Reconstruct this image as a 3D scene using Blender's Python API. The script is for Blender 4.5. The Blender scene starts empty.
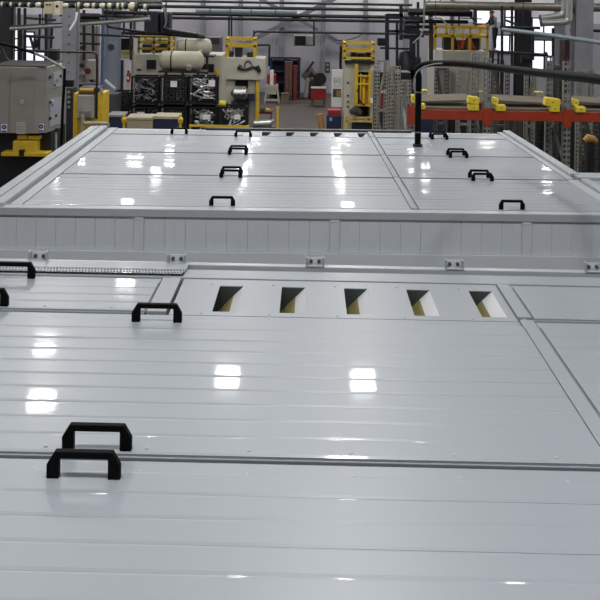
import bpy, math, random
from mathutils import Vector, Matrix, Euler
random.seed(7)
S = bpy.context.scene
C = S.collection

# ------------------------------------------------------------------ camera
F, YH, ROLL, HC = 900.0, -7.13, 0.01626, 1.4
cr, sr = math.cos(ROLL), math.sin(ROLL)
cd = bpy.data.cameras.new('camera'); cam = bpy.data.objects.new('camera', cd); C.objects.link(cam)
cd.sensor_width = 36.0; cd.lens = 36.0 * F / 600.0
cd.shift_y = -(300.0 - YH) / 600.0
cd.clip_end = 200
cam.matrix_world = Matrix(((cr, -sr, 0, 0), (0, 0, -1, 0), (sr, cr, 0, HC), (0, 0, 0, 1)))
S.camera = cam
# ------------------------------------------------------------------ world, lamps, exposure
S.view_settings.view_transform = 'Standard'; S.view_settings.look = 'None'
S.view_settings.gamma = 1.0; S.view_settings.use_curve_mapping = False
S.view_settings.exposure = 0.42
S.cycles.max_bounces = 6; S.cycles.diffuse_bounces = 4; S.cycles.glossy_bounces = 4
W = bpy.data.worlds.new('world'); S.world = W; W.use_nodes = True
W.node_tree.nodes['Background'].inputs[0].default_value = (0.75, 0.82, 0.95, 1)
W.node_tree.nodes['Background'].inputs[1].default_value = 0.3
LAMP_W = 80.0
FLOOR, CEIL, BACK = -3.6, 6.6, 45.0
LAMPS = [(-10.5, 1.5), (-5, 1.5), (-1.3, 1.5), (1.35, 1.5), (5.6, 1.5), (11, 1.5), (-10.5, 9.5), (-5.2, 9.5), (.62, 9.5), (6.4, 9.5), (11, 9.5),
         (-10.5, 17.2), (-5.15, 18.6), (-4.55, 16.3), (-1.27, 17.3), (1.32, 17.2), (7.6, 17.2), (12, 17.2),
         (-10.5, 24), (-4.3, 22.8), (-1.3, 25.5), (1.35, 25.5), (5.6, 25.5), (11, 25.5)] + \
        [(x, y) for y in (39.5, 43.6) for x in (-10.5, -6.2, -2.4, 1.9, 5.6, 11)] + [(-6.2, 33), (1.9, 33)]  # the rows beside the end wall are added to brighten that wall

def skylight(x, y, sx, sy, power):
    d = bpy.data.lights.new('roof_light', 'AREA'); d.shape = 'RECTANGLE'; d.size = sx; d.size_y = sy
    d.energy = power; d.color = (0.93, 0.97, 1.0)
    o = bpy.data.objects.new('roof_light', d); C.objects.link(o); o.location = (x, y, CEIL - 0.06)
    return o

# ------------------------------------------------------------------ helpers
def lin(h):
    if isinstance(h, str):
        h = h.lstrip('#'); c = [int(h[i:i + 2], 16) / 255 for i in (0, 2, 4)]
    else: c = [v / 255 for v in h]
    return [(v / 12.92 if v <= .04045 else ((v + .055) / 1.055) ** 2.4) for v in c]
MATS = {}
def mat(name, col, rough=.5, metal=0., var=.12, scale=6., bump=0., bscale=30., coat=0., stretch=None, spec=.5):
    if name in MATS: return MATS[name]
    m = bpy.data.materials.new(name); m.use_nodes = True; nt = m.node_tree; n = nt.nodes; L = nt.links
    b = n['Principled BSDF']; c = lin(col)
    b.inputs['Roughness'].default_value = rough; b.inputs['Metallic'].default_value = metal
    b.inputs['Coat Weight'].default_value = coat; b.inputs['Coat Roughness'].default_value = .05
    b.inputs['Specular IOR Level'].default_value = spec
    tc = n.new('ShaderNodeTexCoord'); mp = n.new('ShaderNodeMapping'); L.new(tc.outputs['Object'], mp.inputs[0])
    if stretch: mp.inputs['Scale'].default_value = stretch
    nz = n.new('ShaderNodeTexNoise'); nz.inputs['Scale'].default_value = scale; nz.inputs['Detail'].default_value = 5
    L.new(mp.outputs[0], nz.inputs[0])
    rp = n.new('ShaderNodeValToRGB')
    rp.color_ramp.elements[0].position = .3; rp.color_ramp.elements[1].position = .72
    rp.color_ramp.elements[0].color = [v * (1 - var) for v in c] + [1]
    rp.color_ramp.elements[1].color = [min(1, v * (1 + var)) for v in c] + [1]
    L.new(nz.outputs[0], rp.inputs[0]); L.new(rp.outputs[0], b.inputs['Base Color'])
    if bump:
        n2 = n.new('ShaderNodeTexNoise'); n2.inputs['Scale'].default_value = bscale; n2.inputs['Detail'].default_value = 2
        L.new(mp.outputs[0], n2.inputs[0])
        bp = n.new('ShaderNodeBump'); bp.inputs['Strength'].default_value = bump; bp.inputs['Distance'].default_value = .02
        L.new(n2.outputs[0], bp.inputs['Height']); L.new(bp.outputs[0], b.inputs['Normal'])
    MATS[name] = m; return m
def emit(name, col, power):
    m = bpy.data.materials.new(name); m.use_nodes = True; nt = m.node_tree
    nt.nodes.remove(nt.nodes['Principled BSDF']); e = nt.nodes.new('ShaderNodeEmission')
    e.inputs[0].default_value = lin(col) + [1]; e.inputs[1].default_value = power
    nt.links.new(e.outputs[0], nt.nodes['Material Output'].inputs[0]); return m

class MB:
    def __init__(s): s.v = []; s.f = []
    def add(s, vs, fs):
        k = len(s.v); s.v += [tuple(v) for v in vs]; s.f += [tuple(i + k for i in f) for f in fs]; return s
    def box(s, c, d, R=None):
        vs = []
        for z in (-.5, .5):
            for y in (-.5, .5):
                for x in (-.5, .5):
                    p = Vector((x * d[0], y * d[1], z * d[2]))
                    if R is not None: p = R @ p
                    vs.append(Vector(c) + p)
        return s.add(vs, [(0, 2, 3, 1), (4, 5, 7, 6), (0, 1, 5, 4), (2, 6, 7, 3), (0, 4, 6, 2), (1, 3, 7, 5)])
    def mm(s, a, b):
        return s.box([(a[i] + b[i]) / 2 for i in range(3)], [abs(b[i] - a[i]) for i in range(3)])
    def bar(s, p, q, w, h=None, up=(0, 0, 1)):
        p, q = Vector(p), Vector(q); d = q - p; ln = d.length; y = d.normalized(); h = h or w
        u = Vector(up)
        if abs(u.dot(y)) > .99: u = Vector((0, 1, 0)) if abs(y.z) > .9 else Vector((0, 0, 1))
        x = y.cross(u).normalized(); z = x.cross(y)
        R = Matrix((x, y, z)).transposed()
        return s.box((p + q) / 2, (w, ln, h), R)
    def tube(s, path, r, n=8, caps=True):
        P = [Vector(p) for p in path]; rs = r if isinstance(r, (list, tuple)) else [r] * len(P)
        k = len(s.v); ref = None
        for i, p in enumerate(P):
            t = (P[min(i + 1, len(P) - 1)] - P[max(i - 1, 0)]).normalized()
            if ref is None:
                ref = Vector((0, 0, 1)) if abs(t.z) < .9 else Vector((1, 0, 0))
            x = t.cross(ref).normalized(); y = x.cross(t).normalized(); ref = y
            for j in range(n):
                a = 2 * math.pi * j / n
                s.v.append(tuple(p + (x * math.cos(a) + y * math.sin(a)) * rs[i]))
        for i in range(len(P) - 1):
            for j in range(n):
                a = k + i * n + j; b = k + i * n + (j + 1) % n
                s.f.append((a, b, b + n, a + n))
        if caps:
            s.f.append(tuple(k + j for j in range(n))[::-1]); e = k + (len(P) - 1) * n
            s.f.append(tuple(e + j for j in range(n)))
        return s
    def cyl(s, p, q, r, n=12): return s.tube([p, q], r, n)
    def prism(s, poly, o, ex, ey, ez):
        """poly of (a,b) in axes ex,ey at o; extruded along ez."""
        o, ex, ey, ez = Vector(o), Vector(ex), Vector(ey), Vector(ez); n = len(poly)
        vs = [o + ex * a + ey * b for a, b in poly]; vs += [v + ez for v in vs]
        fs = [tuple(range(n))[::-1], tuple(range(n, 2 * n))]
        fs += [(i, (i + 1) % n, (i + 1) % n + n, i + n) for i in range(n)]
        return s.add(vs, fs)
    def perf(s, o, ex, ez, w, ln, cells, hole=.5, th=.004):
        """perforated strip: a column of ring cells with open slots; ex across, ez along."""
        o, ex, ez = Vector(o), Vector(ex).normalized(), Vector(ez).normalized(); nn = ex.cross(ez)
        cl = ln / cells
        for i in range(cells):
            a0, a1 = -w / 2, w / 2; b0, b1 = i * cl, (i + 1) * cl; hw = w * hole / 2; hl = cl * .27; bm = (b0 + b1) / 2
            O = [(a0, b0), (a1, b0), (a1, b1), (a0, b1)]; I = [(-hw, bm - hl), (hw, bm - hl), (hw, bm + hl), (-hw, bm + hl)]
            vs = [o + ex * a + ez * b for a, b in O + I] + [o + ex * a + ez * b - nn * th for a, b in I]
            s.add(vs, [(j, (j + 1) % 4, (j + 1) % 4 + 4, j + 4) for j in range(4)] + [(j + 4, (j + 1) % 4 + 4, (j + 1) % 4 + 8, j + 8) for j in range(4)])
        return s
    def mesh(s, name):
        m = bpy.data.meshes.new(name); m.from_pydata(s.v, [], s.f)
        import bmesh
        bm = bmesh.new(); bm.from_mesh(m); bmesh.ops.recalc_face_normals(bm, faces=bm.faces); bm.to_mesh(m); bm.free()
        return m
def tag(o, label=None, cat=None, group=None, kind=None):
    if label: o['label'] = label
    if cat: o['category'] = cat
    if group: o['group'] = group
    if kind: o['kind'] = kind
    return o
def thing(name, label, cat, loc=(0, 0, 0), rz=0., group=None, kind=None):
    o = bpy.data.objects.new(name, None); C.objects.link(o); o.location = loc; o.rotation_euler = (0, 0, rz)
    o.empty_display_size = .1
    return tag(o, label, cat, group, kind)
def root_of(o):
    while o.parent: o = o.parent
    return o
def part(name, mb, m, parent=None, label=None, world=True, bevel=0., smooth=False, me=None, kind=None):
    """one mesh object; world=True: vertices are given in world space."""
    if me is None:
        me = mb.mesh(name)
        if world and parent is not None:
            r = root_of(parent); M = (Matrix.Translation(r.location) @ Euler(r.rotation_euler).to_matrix().to_4x4()).inverted()
            me.transform(M)
        me.materials.append(m)
        if smooth:
            for p in me.polygons: p.use_smooth = True
            try: me.set_sharp_from_angle(angle=math.radians(40))
            except Exception: pass
    o = bpy.data.objects.new(name, me); C.objects.link(o)
    if parent is not None: o.parent = parent
    if bevel:
        b = o.modifiers.new('bevel', 'BEVEL'); b.width = bevel; b.segments = 2; b.limit_method = 'ANGLE'
    return tag(o, label, kind=kind)
def single(name, mb, m, label, cat, group=None, kind=None, bevel=0., smooth=False):
    """a thing that is one mesh, its origin at its base centre."""
    me = mb.mesh(name); xs = [v.co for v in me.vertices]
    b = Vector(((min(v.x for v in xs) + max(v.x for v in xs)) / 2, (min(v.y for v in xs) + max(v.y for v in xs)) / 2, min(v.z for v in xs)))
    me.transform(Matrix.Translation(-b)); me.materials.append(m)
    if smooth:
        for p in me.polygons: p.use_smooth = True
        try: me.set_sharp_from_angle(angle=math.radians(40))
        except Exception: pass
    o = bpy.data.objects.new(name, me); C.objects.link(o); o.location = b
    if bevel:
        k = o.modifiers.new('bevel', 'BEVEL'); k.width = bevel; k.segments = 2; k.limit_method = 'ANGLE'
    return tag(o, label, cat, group, kind)
def copy_tree(o, parent=None):
    c = o.copy(); C.objects.link(c); c.parent = parent
    for ch in list(o.children):
        if ch.type != 'LIGHT': copy_tree(ch, c)
    return c
def at(px, py, Y):
    """the point of the hall at depth Y that stands at this place of the photograph."""
    a = (px - 300) / F; b = -(py - YH) / F
    return Vector(((a * cr - b * sr) * Y, Y, HC + (a * sr + b * cr) * Y))
def pb(mb, x0, y0, x1, y1, Y, d, toff=0.):
    """a box whose front face measures x0..x1, y0..y1, at depth Y, d deep."""
    c = at((x0 + x1) / 2, (y0 + y1) / 2, Y); w = (x1 - x0) * Y / F; h = (y1 - y0) * Y / F
    return mb.box((c.x, Y + d / 2, c.z), (w, d, h))
def pbf(mb, x0, y0, x1, Y, d):
    """the same, but reaching down to the floor."""
    c0 = at((x0 + x1) / 2, y0, Y); w = (x1 - x0) * Y / F
    return mb.mm((c0.x - w / 2, Y, FLOOR), (c0.x + w / 2, Y + d, c0.z))
def base(px, Y, d=0.): p = at(px, 100, Y); return (p.x, Y + d, FLOOR)

# ------------------------------------------------------------------ materials
PANEL = mat('white_powder_coat', '#9ca3ac', .36, var=.02, scale=1.2, bump=.02, bscale=2.2, spec=.7, coat=.22)
DEFL = mat('deflector_white', '#dcdfe4', .4, var=.02)
RAIL = mat('rail_powder_coat', '#b4bac0', .3, var=.03, scale=3)
WALLP = mat('wall_coat_lightened', '#d2d8df', .4, var=.03, scale=3)  # lighter than the roof coat, to make up for weak light on upright faces
FRAME = mat('grey_subframe', '#a2a6a2', .5, var=.1)
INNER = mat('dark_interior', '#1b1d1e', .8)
DUCTG = mat('duct_grey', '#3c4042', .6, var=.15)
FOAM = mat('olive_acoustic_foam', '#8a8250', .95, var=.12, scale=60)
BLACK = mat('black_plastic', '#040506', .6, var=.1, spec=.12)
BLACKM = mat('black_steel', '#17191c', .45, var=.2)
DARK = mat('dark_steel', '#2c2d31', .5, var=.25)
CHROME = mat('bright_zinc', '#c8ccd0', .25, .9, var=.05)
CREAM = mat('cream_paint', '#c4c2b4', .45, var=.08, scale=2)
CREAMD = mat('dull_cream_paint', '#a3a296', .5, var=.12, scale=2)
LGREY = mat('light_grey_paint', '#94928c', .45, var=.06, scale=2)
LGREYB = mat('cool_grey_paint', '#a8adb6', .45, var=.08, scale=2)
YELLOW = mat('safety_yellow', '#d8b530', .45, var=.1)
YELLOWB = mat('bright_yellow', '#ecd53a', .5, var=.06)
ORANGE = mat('orange_beam_paint', '#a2371a', .45, var=.1)
RED = mat('red_paint', '#a31f24', .45, var=.12)
DRED = mat('oxide_red', '#70302a', .6, var=.2)
NAVY = mat('navy_paint', '#232a4a', .5, var=.12)
BLUEP = mat('blue_pipe_paint', '#5870a4', .45)
STEEL = mat('galvanised_steel', '#8f938f', .45, .35, var=.2, scale=14)
STEELD = mat('worn_shaded_steel', '#53524f', .5, .2, var=.25, scale=10)  # darkened to stand for the shade on frames below the beam
ALU = mat('silver_lagging', '#c9cbc8', .28, .75, var=.08)
WOOD = mat('old_board', '#6a6154', .7, var=.25, scale=8, stretch=(.3, 3, 3))
WALLC = mat('lilac_wall', '#b4b3be', .8, var=.07, scale=.7)
WALLU = mat('pale_wall', '#eeeef5', .8, var=.05, scale=.7)
FLOORM = mat('stained_concrete', '#453e3a', .6, var=.22, scale=1.2, bump=.05, bscale=20)
CEILM = mat('ceiling_sheet', '#c9cbcf', .8, var=.06)
COLUMN = mat('column_grey', '#8b8d93', .5, var=.1, scale=2)
COLBLUE = mat('column_blue_grey', '#98a0b0', .5, var=.08, scale=2)
WHITE = mat('white_paint', '#f4f4f6', .5, var=.03)
BLUE = mat('sign_blue', '#2b3f9a', .5)
SKIN = mat('skin', '#c08a70', .6, var=.05)
HAIR = mat('dark_hair', '#1d1614', .7)
SHIRT = mat('pale_blue_workwear', '#a7b4c6', .8, var=.08)
JACKET = mat('navy_workwear', '#1c2230', .8, var=.1)
BOOT = mat('boot', '#8c8781', .7)
GLOW = emit('window_daylight', '#eef1ff', 1.15)
DIFF = emit('lamp_diffuser', '#fffdf6', 12.0)

# ================================================================== setting
def struct(name, mb, m, label=None): return tag(part(name, mb, m), label or None, kind='structure')
XL, XR, YB = -17.0, 17.0, -14.0
struct('floor', MB().mm((XL, YB, FLOOR - .2), (XR, BACK, FLOOR)), FLOORM, 'stained brown grey concrete factory floor')
struct('ceiling', MB().mm((XL, YB, CEIL), (XR, BACK, CEIL + .2)), CEILM, 'pale grey sheet metal factory ceiling')
ZS = at(300, 19, BACK).z
struct('wall_back', MB().mm((XL, BACK, FLOOR), (XR, BACK + .2, ZS)), WALLC, 'lilac grey wall at the end of the hall')
struct('trim_1', MB().mm((XL, BACK, ZS), (XR, BACK + .2, CEIL)), WALLU, 'paler upper band of the end wall')
struct('wall_left', MB().mm((XL - .2, YB, FLOOR), (XL, BACK, CEIL)), WALLU, 'lilac grey side wall to the left of the hall')
struct('wall_right', MB().mm((XR, YB, FLOOR), (XR + .2, BACK, CEIL)), WALLU, 'lilac grey side wall to the right of the hall')
struct('wall_front', MB().mm((XL, YB - .2, FLOOR), (XR, YB, CEIL)), WALLU, 'lilac grey wall behind the viewer')
# windows of the end wall: frame and bright panes
def window(n, x0, y0, x1, y1, cols, rows, Y=BACK - .05):
    a = at(x0, y0, Y); b = at(x1, y1, Y)
    t = thing('window_%d' % n, None, None, ((a.x + b.x) / 2, Y, b.z), kind='structure')
    fr = MB()
    w = (b.x - a.x) / cols; h = (a.z - b.z) / rows
    for i in range(cols + 1): fr.box((a.x + i * w, Y - .02, (a.z + b.z) / 2), (.07, .09, a.z - b.z + .07))
    for j in range(rows + 1): fr.box(((a.x + b.x) / 2, Y - .02, b.z + j * h), (b.x - a.x, .09, .07))
    part('window_frame', fr, DARK, t)
    for i in range(cols):
        for j in range(rows):
            part('pane', MB().box((a.x + (i + .5) * w, Y, b.z + (j + .5) * h), (w - .07, .02, h - .07)), GLOW, t)
window(1, 14, 27, 21, 62, 1, 3)
window(2, 25, 32, 34, 62, 1, 2)
window(3, 35, 52, 45, 62, 1, 1)
window(4, 532, 18, 555, 36, 2, 1)
window(5, 532, 40, 556, 72, 2, 2)
window(6, 494, 35, 517, 52, 3, 1)
window(7, 505, 8, 530, 27, 2, 2)
window(8, 474, 10, 490, 24, 1, 1)

# lamps under the ceiling
def make_lamp(x, y, label, proto=None):
    if proto is None:
        t = thing('ceiling_lamp', label, 'lamp', (x, y, CEIL - .6), group='high bay lamps in rows')
        part('housing', MB().box((0, 0, .09), (.56, .56, .14)), LGREY, t, world=False)
        part('diffuser', MB().box((0, 0, .01), (.42, .42, .018)), DIFF, t, world=False)
        part('suspension_rod', MB().cyl((0, 0, .16), (0, 0, .6), .015, 6), DARK, t, world=False)
    else:
        t = copy_tree(proto); t.location = (x, y, CEIL - .6); t['label'] = label
    d = bpy.data.lights.new('lamp_light', 'AREA'); d.shape = 'SQUARE'; d.size = .42; d.energy = LAMP_W; d.color = (1.0, .985, .95)
    d.spread = math.radians(170)
    o = bpy.data.objects.new('lamp_light', d); C.objects.link(o); o.parent = t; o.location = (0, 0, -.012)
    return t
lp = None
for x, y in LAMPS:
    t = make_lamp(x, y, 'square white high bay lamp hanging out of view, rows by the end wall added to brighten it', lp); lp = lp or t

# ================================================================== the two machine enclosures
CACHE = {}
def shared(key, fn, m):
    if key not in CACHE:
        me = fn().mesh(key[0]); me.materials.append(m); CACHE[key] = me
    return CACHE[key]
class Enc:
    def __init__(s, yaw, z0): s.a = yaw; s.z = z0
    def p(s, u, w, z=0.): return (u * math.cos(s.a) + w * math.sin(s.a), -u * math.sin(s.a) + w * math.cos(s.a), s.z + z)
NEAR = Enc(.01184, 0.); FAR = Enc(-.01385, HC - 1.739)

def plank_mb(L, d):
    prof = [(0, -.012), (0, -.0016), (.013, 0), (d - .010, 0), (d - .0002, -.0016), (d - .0002, -.012)]
    return MB().prism(prof, (-L / 2, 0, 0), (0, 1, 0), (0, 0, 1), (L, 0, 0))
def handle_mb():
    P = [(-.106, 0), (-.106, .04), (-.083, .078), (.083, .078), (.106, .04), (.106, 0), (.07, 0), (.07, .058), (-.07, .058), (-.07, 0)]
    mb = MB(); y0, y1 = -.011, .011
    # built from convex pieces so that the bridge keeps its opening
    vs = [(x, y0, z) for x, z in P] + [(x, y1, z) for x, z in P]
    fr = [(0, 1, 8, 9), (1, 2, 8), (2, 3, 7, 8), (3, 4, 7), (4, 5, 6, 7)]
    fs = fr + [tuple(i + 10 for i in f[::-1]) for f in fr]
    fs += [(i, i + 10, (i + 1) % 10 + 10, (i + 1) % 10) for i in range(10)]
    return mb.add(vs, fs)
def screw_mb():
    return MB().tube([(0, 0, -.001), (0, 0, .0025), (0, 0, .0045)], [.0075, .0065, .003], 8)
def roof_panel(E, u0, u1, w0, w1, label, n, handles=(), flange=.075, near=.006, screws_far=True, screws_near=True, cat='roof panel', group=None):
    uc, wc = (u0 + u1) / 2, (w0 + w1) / 2; L, D = u1 - u0, w1 - w0
    t = thing('roof_panel', label, cat, E.p(uc, wc, -.045), -E.a, group)
    Z = .045
    part('pan', MB().box((0, 0, Z - .026), (L, D, .034)), PANEL, t, world=False, bevel=.002)
    d = (D - flange - near) / n
    me = shared(('plank', round(L, 4), round(d, 4)), lambda: plank_mb(L - .004, d), PANEL)
    for i in range(n):
        o = part('plank', None, None, t, me=me); o.location = (0, -D / 2 + near + i * d, Z)
        o.rotation_euler = (random.uniform(-1, 1) * (.004 if E is NEAR else .008), random.uniform(-.0006, .0006), 0)   # sheet metal never lies quite true
    hm = shared(('handle',), handle_mb, BLACK)
    for hu, hw in handles:
        o = part('handle', None, None, t, me=hm, label='black plastic bridge handle')
        o.location = (hu - uc, hw - wc, Z - .001)
        b = o.modifiers.new('bevel', 'BEVEL'); b.width = .003; b.segments = 2; b.limit_method = 'ANGLE'
    sm = shared(('screw',), screw_mb, RAIL)
    k = max(2, round(L / .31))
    for i in range(k):
        x = -L / 2 + (i + .5) * L / k
        if screws_far:
            o = part('screw', None, None, t, me=sm); o.location = (x, D / 2 - flange * .8, Z - .009)
        if screws_near:
            o = part('screw', None, None, t, me=sm); o.location = (x, -D / 2 + near + .03, Z)
    return t
def vent_panel(E, u0, u1, w0, w1, label, s0, pitch=.2965, sw=.112, front=.03, back=.09):
    uc, wc = (u0 + u1) / 2, (w0 + w1) / 2; L, D = u1 - u0, w1 - w0
    t = thing('vent_panel', label, 'vent', E.p(uc, wc, -.2), -E.a)
    zt = .192; th = .004
    sh = MB(); y0, y1 = -D / 2 + front, D / 2 - back; xs = [-L / 2]
    for k in range(5): xs += [s0 - uc + k * pitch, s0 - uc + k * pitch + sw]
    xs.append(L / 2)
    sh.mm((-L / 2, -D / 2, zt - th), (L / 2, y0, zt)); sh.mm((-L / 2, y1, zt - th), (L / 2, D / 2, zt))
    for k in range(6): sh.mm((xs[2 * k], y0, zt - th), (xs[2 * k + 1], y1, zt))
    part('sheet', sh, PANEL, t, world=False)
    for k in range(5):
        a, b = xs[2 * k + 1], xs[2 * k + 2]
        # 45 degree plate from the right hand edge down to the left, foam below it
        part('deflector', MB().prism([(b, zt - .002), (b + .003, zt - .004), (b - .044, zt - .05), (b - .047, zt - .047)], (0, y0, 0), (1, 0, 0), (0, 0, 1), (0, y1 - y0, 0)), DEFL, t, world=False)
        part('foam_pad', MB().prism([(b - .047, zt - .047), (b - .04, zt - .054), (b - .165, zt - .179), (b - .172, zt - .172)], (0, y0, 0), (1, 0, 0), (0, 0, 1), (0, y1 - y0, 0)), FOAM, t, world=False, label='olive acoustic foam lining')
        d = MB(); d.prism([(a - .001, zt - th), (b, zt - th), (b - .175, zt - .18), (a - .13, zt - .18)], (0, y1, 0), (1, 0, 0), (0, 0, 1), (0, .003, 0))
        d.prism([(a - .001, zt - th), (b, zt - th), (b - .175, zt - .18), (a - .13, zt - .18)], (0, y0 - .003, 0), (1, 0, 0), (0, 0, 1), (0, .003, 0))
        d.prism([(a - .002, zt - th), (a, zt - th), (a - .128, zt - .18), (a - .13, zt - .18)], (0, y0, 0), (1, 0, 0), (0, 0, 1), (0, y1 - y0, 0))
        part('duct', d, DUCTG, t, world=False)
    sm = shared(('screw',), screw_mb, RAIL)
    for k in range(6):
        for yy in (y0 - front * .5, y1 + .02):
            o = part('screw', None, None, t, me=sm); o.location = ((xs[2 * k] + xs[2 * k + 1]) / 2 + .05, yy, zt)
    return t

# ---- near enclosure
UL, US0, US1, UR = -2.19, .925, .995, 2.56
t = thing('machine_enclosure', 'white sheet metal machine enclosure under the viewer, its roof filling the foreground', 'enclosure', NEAR.p(.2, 2.2, FLOOR), -NEAR.a)
NU, NW0, NW1 = .2, 2.2, 4.645
def nl(u, w, z): return (u - .2, w - 2.2, z - FLOOR)
part('wall', MB().mm(nl(UL - .06, 4.60, FLOOR), nl(UR + .06, 4.645, .0)), RAIL, t, world=False, bevel=.003)
part('wall', MB().mm(nl(UL - .06, -.5, FLOOR), nl(UL - .005, 4.60, .0)), WALLP, t, world=False)
part('wall', MB().mm(nl(UR + .005, -.5, FLOOR), nl(UR + .06, 4.60, .0)), WALLP, t, world=False)
part('wall', MB().mm(nl(UL - .005, -.5, FLOOR), nl(UR + .005, -.45, .0)), WALLP, t, world=False)
for w in (.24, 1.47, 2.70, 3.92):
    part('cross_beam', MB().mm(nl(UL, w - .04, -.19), nl(UR, w + .04, -.09)), FRAME, t, world=False)
part('rear_flange', MB().mm(nl(UL, 4.405, -.05), nl(UR, 4.535, -.004)), PANEL, t, world=False, bevel=.004)
part('rear_gutter', MB().mm(nl(UL, 4.37, -.25), nl(UR, 4.60, -.2)), INNER, t, world=False)
for a, b in ((-.40, 1.46), (1.48, 2.69), (2.71, 3.905), (3.935, 4.38)):
    part('cover_strip', MB().mm(nl(US0 + .002, a, -.06), nl(US1 - .010, b, .003)), PANEL, t, world=False, bevel=.003)
pf = MB()
for k in range(2): pf.perf(nl(UL + .008 * k, 4.445 + .032 * k, .006), (0, -1, 0), (1, 0, 0), .032, UL * -1 - .61, 100, .62, .012)
pf.mm(nl(UL, 4.493, -.01), nl(-.60, 4.60, .008))
part('perforated_angle', pf, PANEL, t, world=False)
part('perforated_backing', MB().mm(nl(UL, 4.425, -.006), nl(-.605, 4.492, -.0035)), INNER, t, world=False)
bracket = None
for i, px in enumerate((38, 178, 318, 457, 597)):
    u = -1.379 + i * .712
    b = thing('hold_down_bracket', '', 'bracket', NEAR.p(u, 4.622, 0.0), -NEAR.a, 'small brackets along the rear edge') if bracket is None else copy_tree(bracket)
    if bracket is None:
        part('foot', MB().box((0, 0, .003), (.094, .05, .006)), RAIL, b, world=False)
        part('back_plate', MB().box((0, .02, .02), (.08, .005, .036)), WALLP, b, world=False)
        for s in (-1, 1):
            part('lug', MB().box((s * .043, 0, .026), (.008, .046, .044)), PANEL, b, world=False, bevel=.002)
            part('bolt', MB().cyl((s * .02, .017, .02), (s * .02, .006, .02), .009, 6), STEELD, b, world=False)
        bracket = b
    b.location = NEAR.p(u, 4.622, 0.0)
    b['label'] = ['small white bracket on the rear roof edge, above the black handle at the left edge', 'small white bracket where the perforated strip ends', 'small white bracket behind the middle vent slots', 'small white bracket behind the rightmost vent slot', 'small white bracket cut off by the right edge of the picture'][i]
roof_panel(NEAR, UL, US0, 1.475, 2.688, 'front roof panel of white planks with one black handle, nearest the viewer', 10, [(-.628, 2.575)])
roof_panel(NEAR, UL, US0, 2.708, 3.905, 'wide white plank roof panel with a black handle at each long edge, in front of the vent', 10, [(-.628, 2.735), (-.628, 3.80)])
roof_panel(NEAR, US1, UR, 2.708, 3.905, 'white plank roof panel right of the slanted cover strip', 10)
roof_panel(NEAR, US1, UR, 1.475, 2.688, 'white plank roof panel right of the front one, out of view', 10)
roof_panel(NEAR, UL, US0, .25, 1.46, 'white plank roof panel on which the viewer stands, out of view', 10)
roof_panel(NEAR, UL, -.705, 3.925, 4.395, 'white plank roof panel left of the vent, with black handles cut off by the picture edge', 4, [(-1.415, 3.952), (-1.415, 4.335)], flange=.07)
roof_panel(NEAR, US1, UR, 3.925, 4.395, 'white plank roof panel to the right of the vent slots', 4, flange=.05)
part('side_strip', MB().mm(nl(-.698, 3.93, -.05), nl(-.61, 4.395, -.002)), PANEL, t, world=False, bevel=.003)
vent_panel(NEAR, -.595, US0 - .002, 3.907, 4.395, 'white sheet with five open vent slots in the near roof', -.411, front=.048)

# ---- far enclosure
FU0, FS0, FS1, FUR = -2.1, 1.03, 1.10, 2.69
FWF = 7.17
e = thing('machine_enclosure', 'second white machine enclosure across the gap, with a plank front wall', 'enclosure', FAR.p(.3, 9.2, FLOOR - FAR.z), -FAR.a)
FZ = FAR.z - FLOOR
def fl(u, w, z): return (u - .3, w - 9.2, z + FZ)
rows = [(7.285, 8.535), (8.545, 9.72), (9.73, 10.92)]
VEND = 11.34
# front wall
UL2, UR2 = -2.36, 4.6
part('top_rail', MB().mm(fl(UL2 + .03, FWF, -.062), fl(UR2, 7.275, 0.0)), RAIL, e, world=False, bevel=.004)
part('mid_rail', MB().mm(fl(UL2, FWF - .005, -.50), fl(UR2, FWF + .05, -.335)), WALLP, e, world=False, bevel=.004)
part('wall_backing', MB().mm(fl(UL2 + .02, FWF + .045, -.34), fl(UR2, FWF + .06, -.06)), INNER, e, world=False)
part('lower_wall', MB().mm(fl(UL2, FWF + .01, -FZ), fl(UR2, FWF + .06, -.50)), WALLP, e, world=False)
part('corner_post', MB().mm(fl(UL2 - .06, FWF - .005, -FZ), fl(UL2 + .0, FWF + .1, -.005)), LGREYB, e, world=False, bevel=.004)
posts = [-1.145, .415, 1.955, 3.5]
for u in posts:
    q = part('post', MB().mm(fl(u - .045, FWF + .006, -.335), fl(u + .03, FWF + .05, -.062)), WALLP, e, world=False, bevel=.003)
    sm = shared(('screw',), screw_mb, RAIL)
    for dx in (-.028, .0):
        o = part('screw', None, None, q, me=sm); o.location = fl(u + dx, FWF + .004, -.085); o.rotation_euler = (math.pi / 2, 0, 0)
def vplank(w):
    prof = [(0, .02), (0, .004), (.002, 0), (.005, -.001), (.008, .002), (w / 2 - .003, .002), (w / 2, .0032), (w / 2 + .003, .002), (w - .001, .002), (w - .0005, .0025), (w - .0005, .02)]
    return MB().prism(prof, (0, 0, 0), (1, 0, 0), (0, 1, 0), (0, 0, .27))
edges = [UL2 + .075] + [v for u in posts for v in (u - .045, u + .03)] + [UR2]
for k in range(0, len(edges) - 1, 2):
    a, b = edges[k], edges[k + 1]; n = max(1, round((b - a) / .158)); w = (b - a) / n
    me = shared(('wall_plank', round(w, 4)), lambda: vplank(w), WALLP)
    for i in range(n):
        o = part('wall_plank', None, None, e, me=me); o.location = fl(a + i * w, FWF + .02, -.333)
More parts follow.
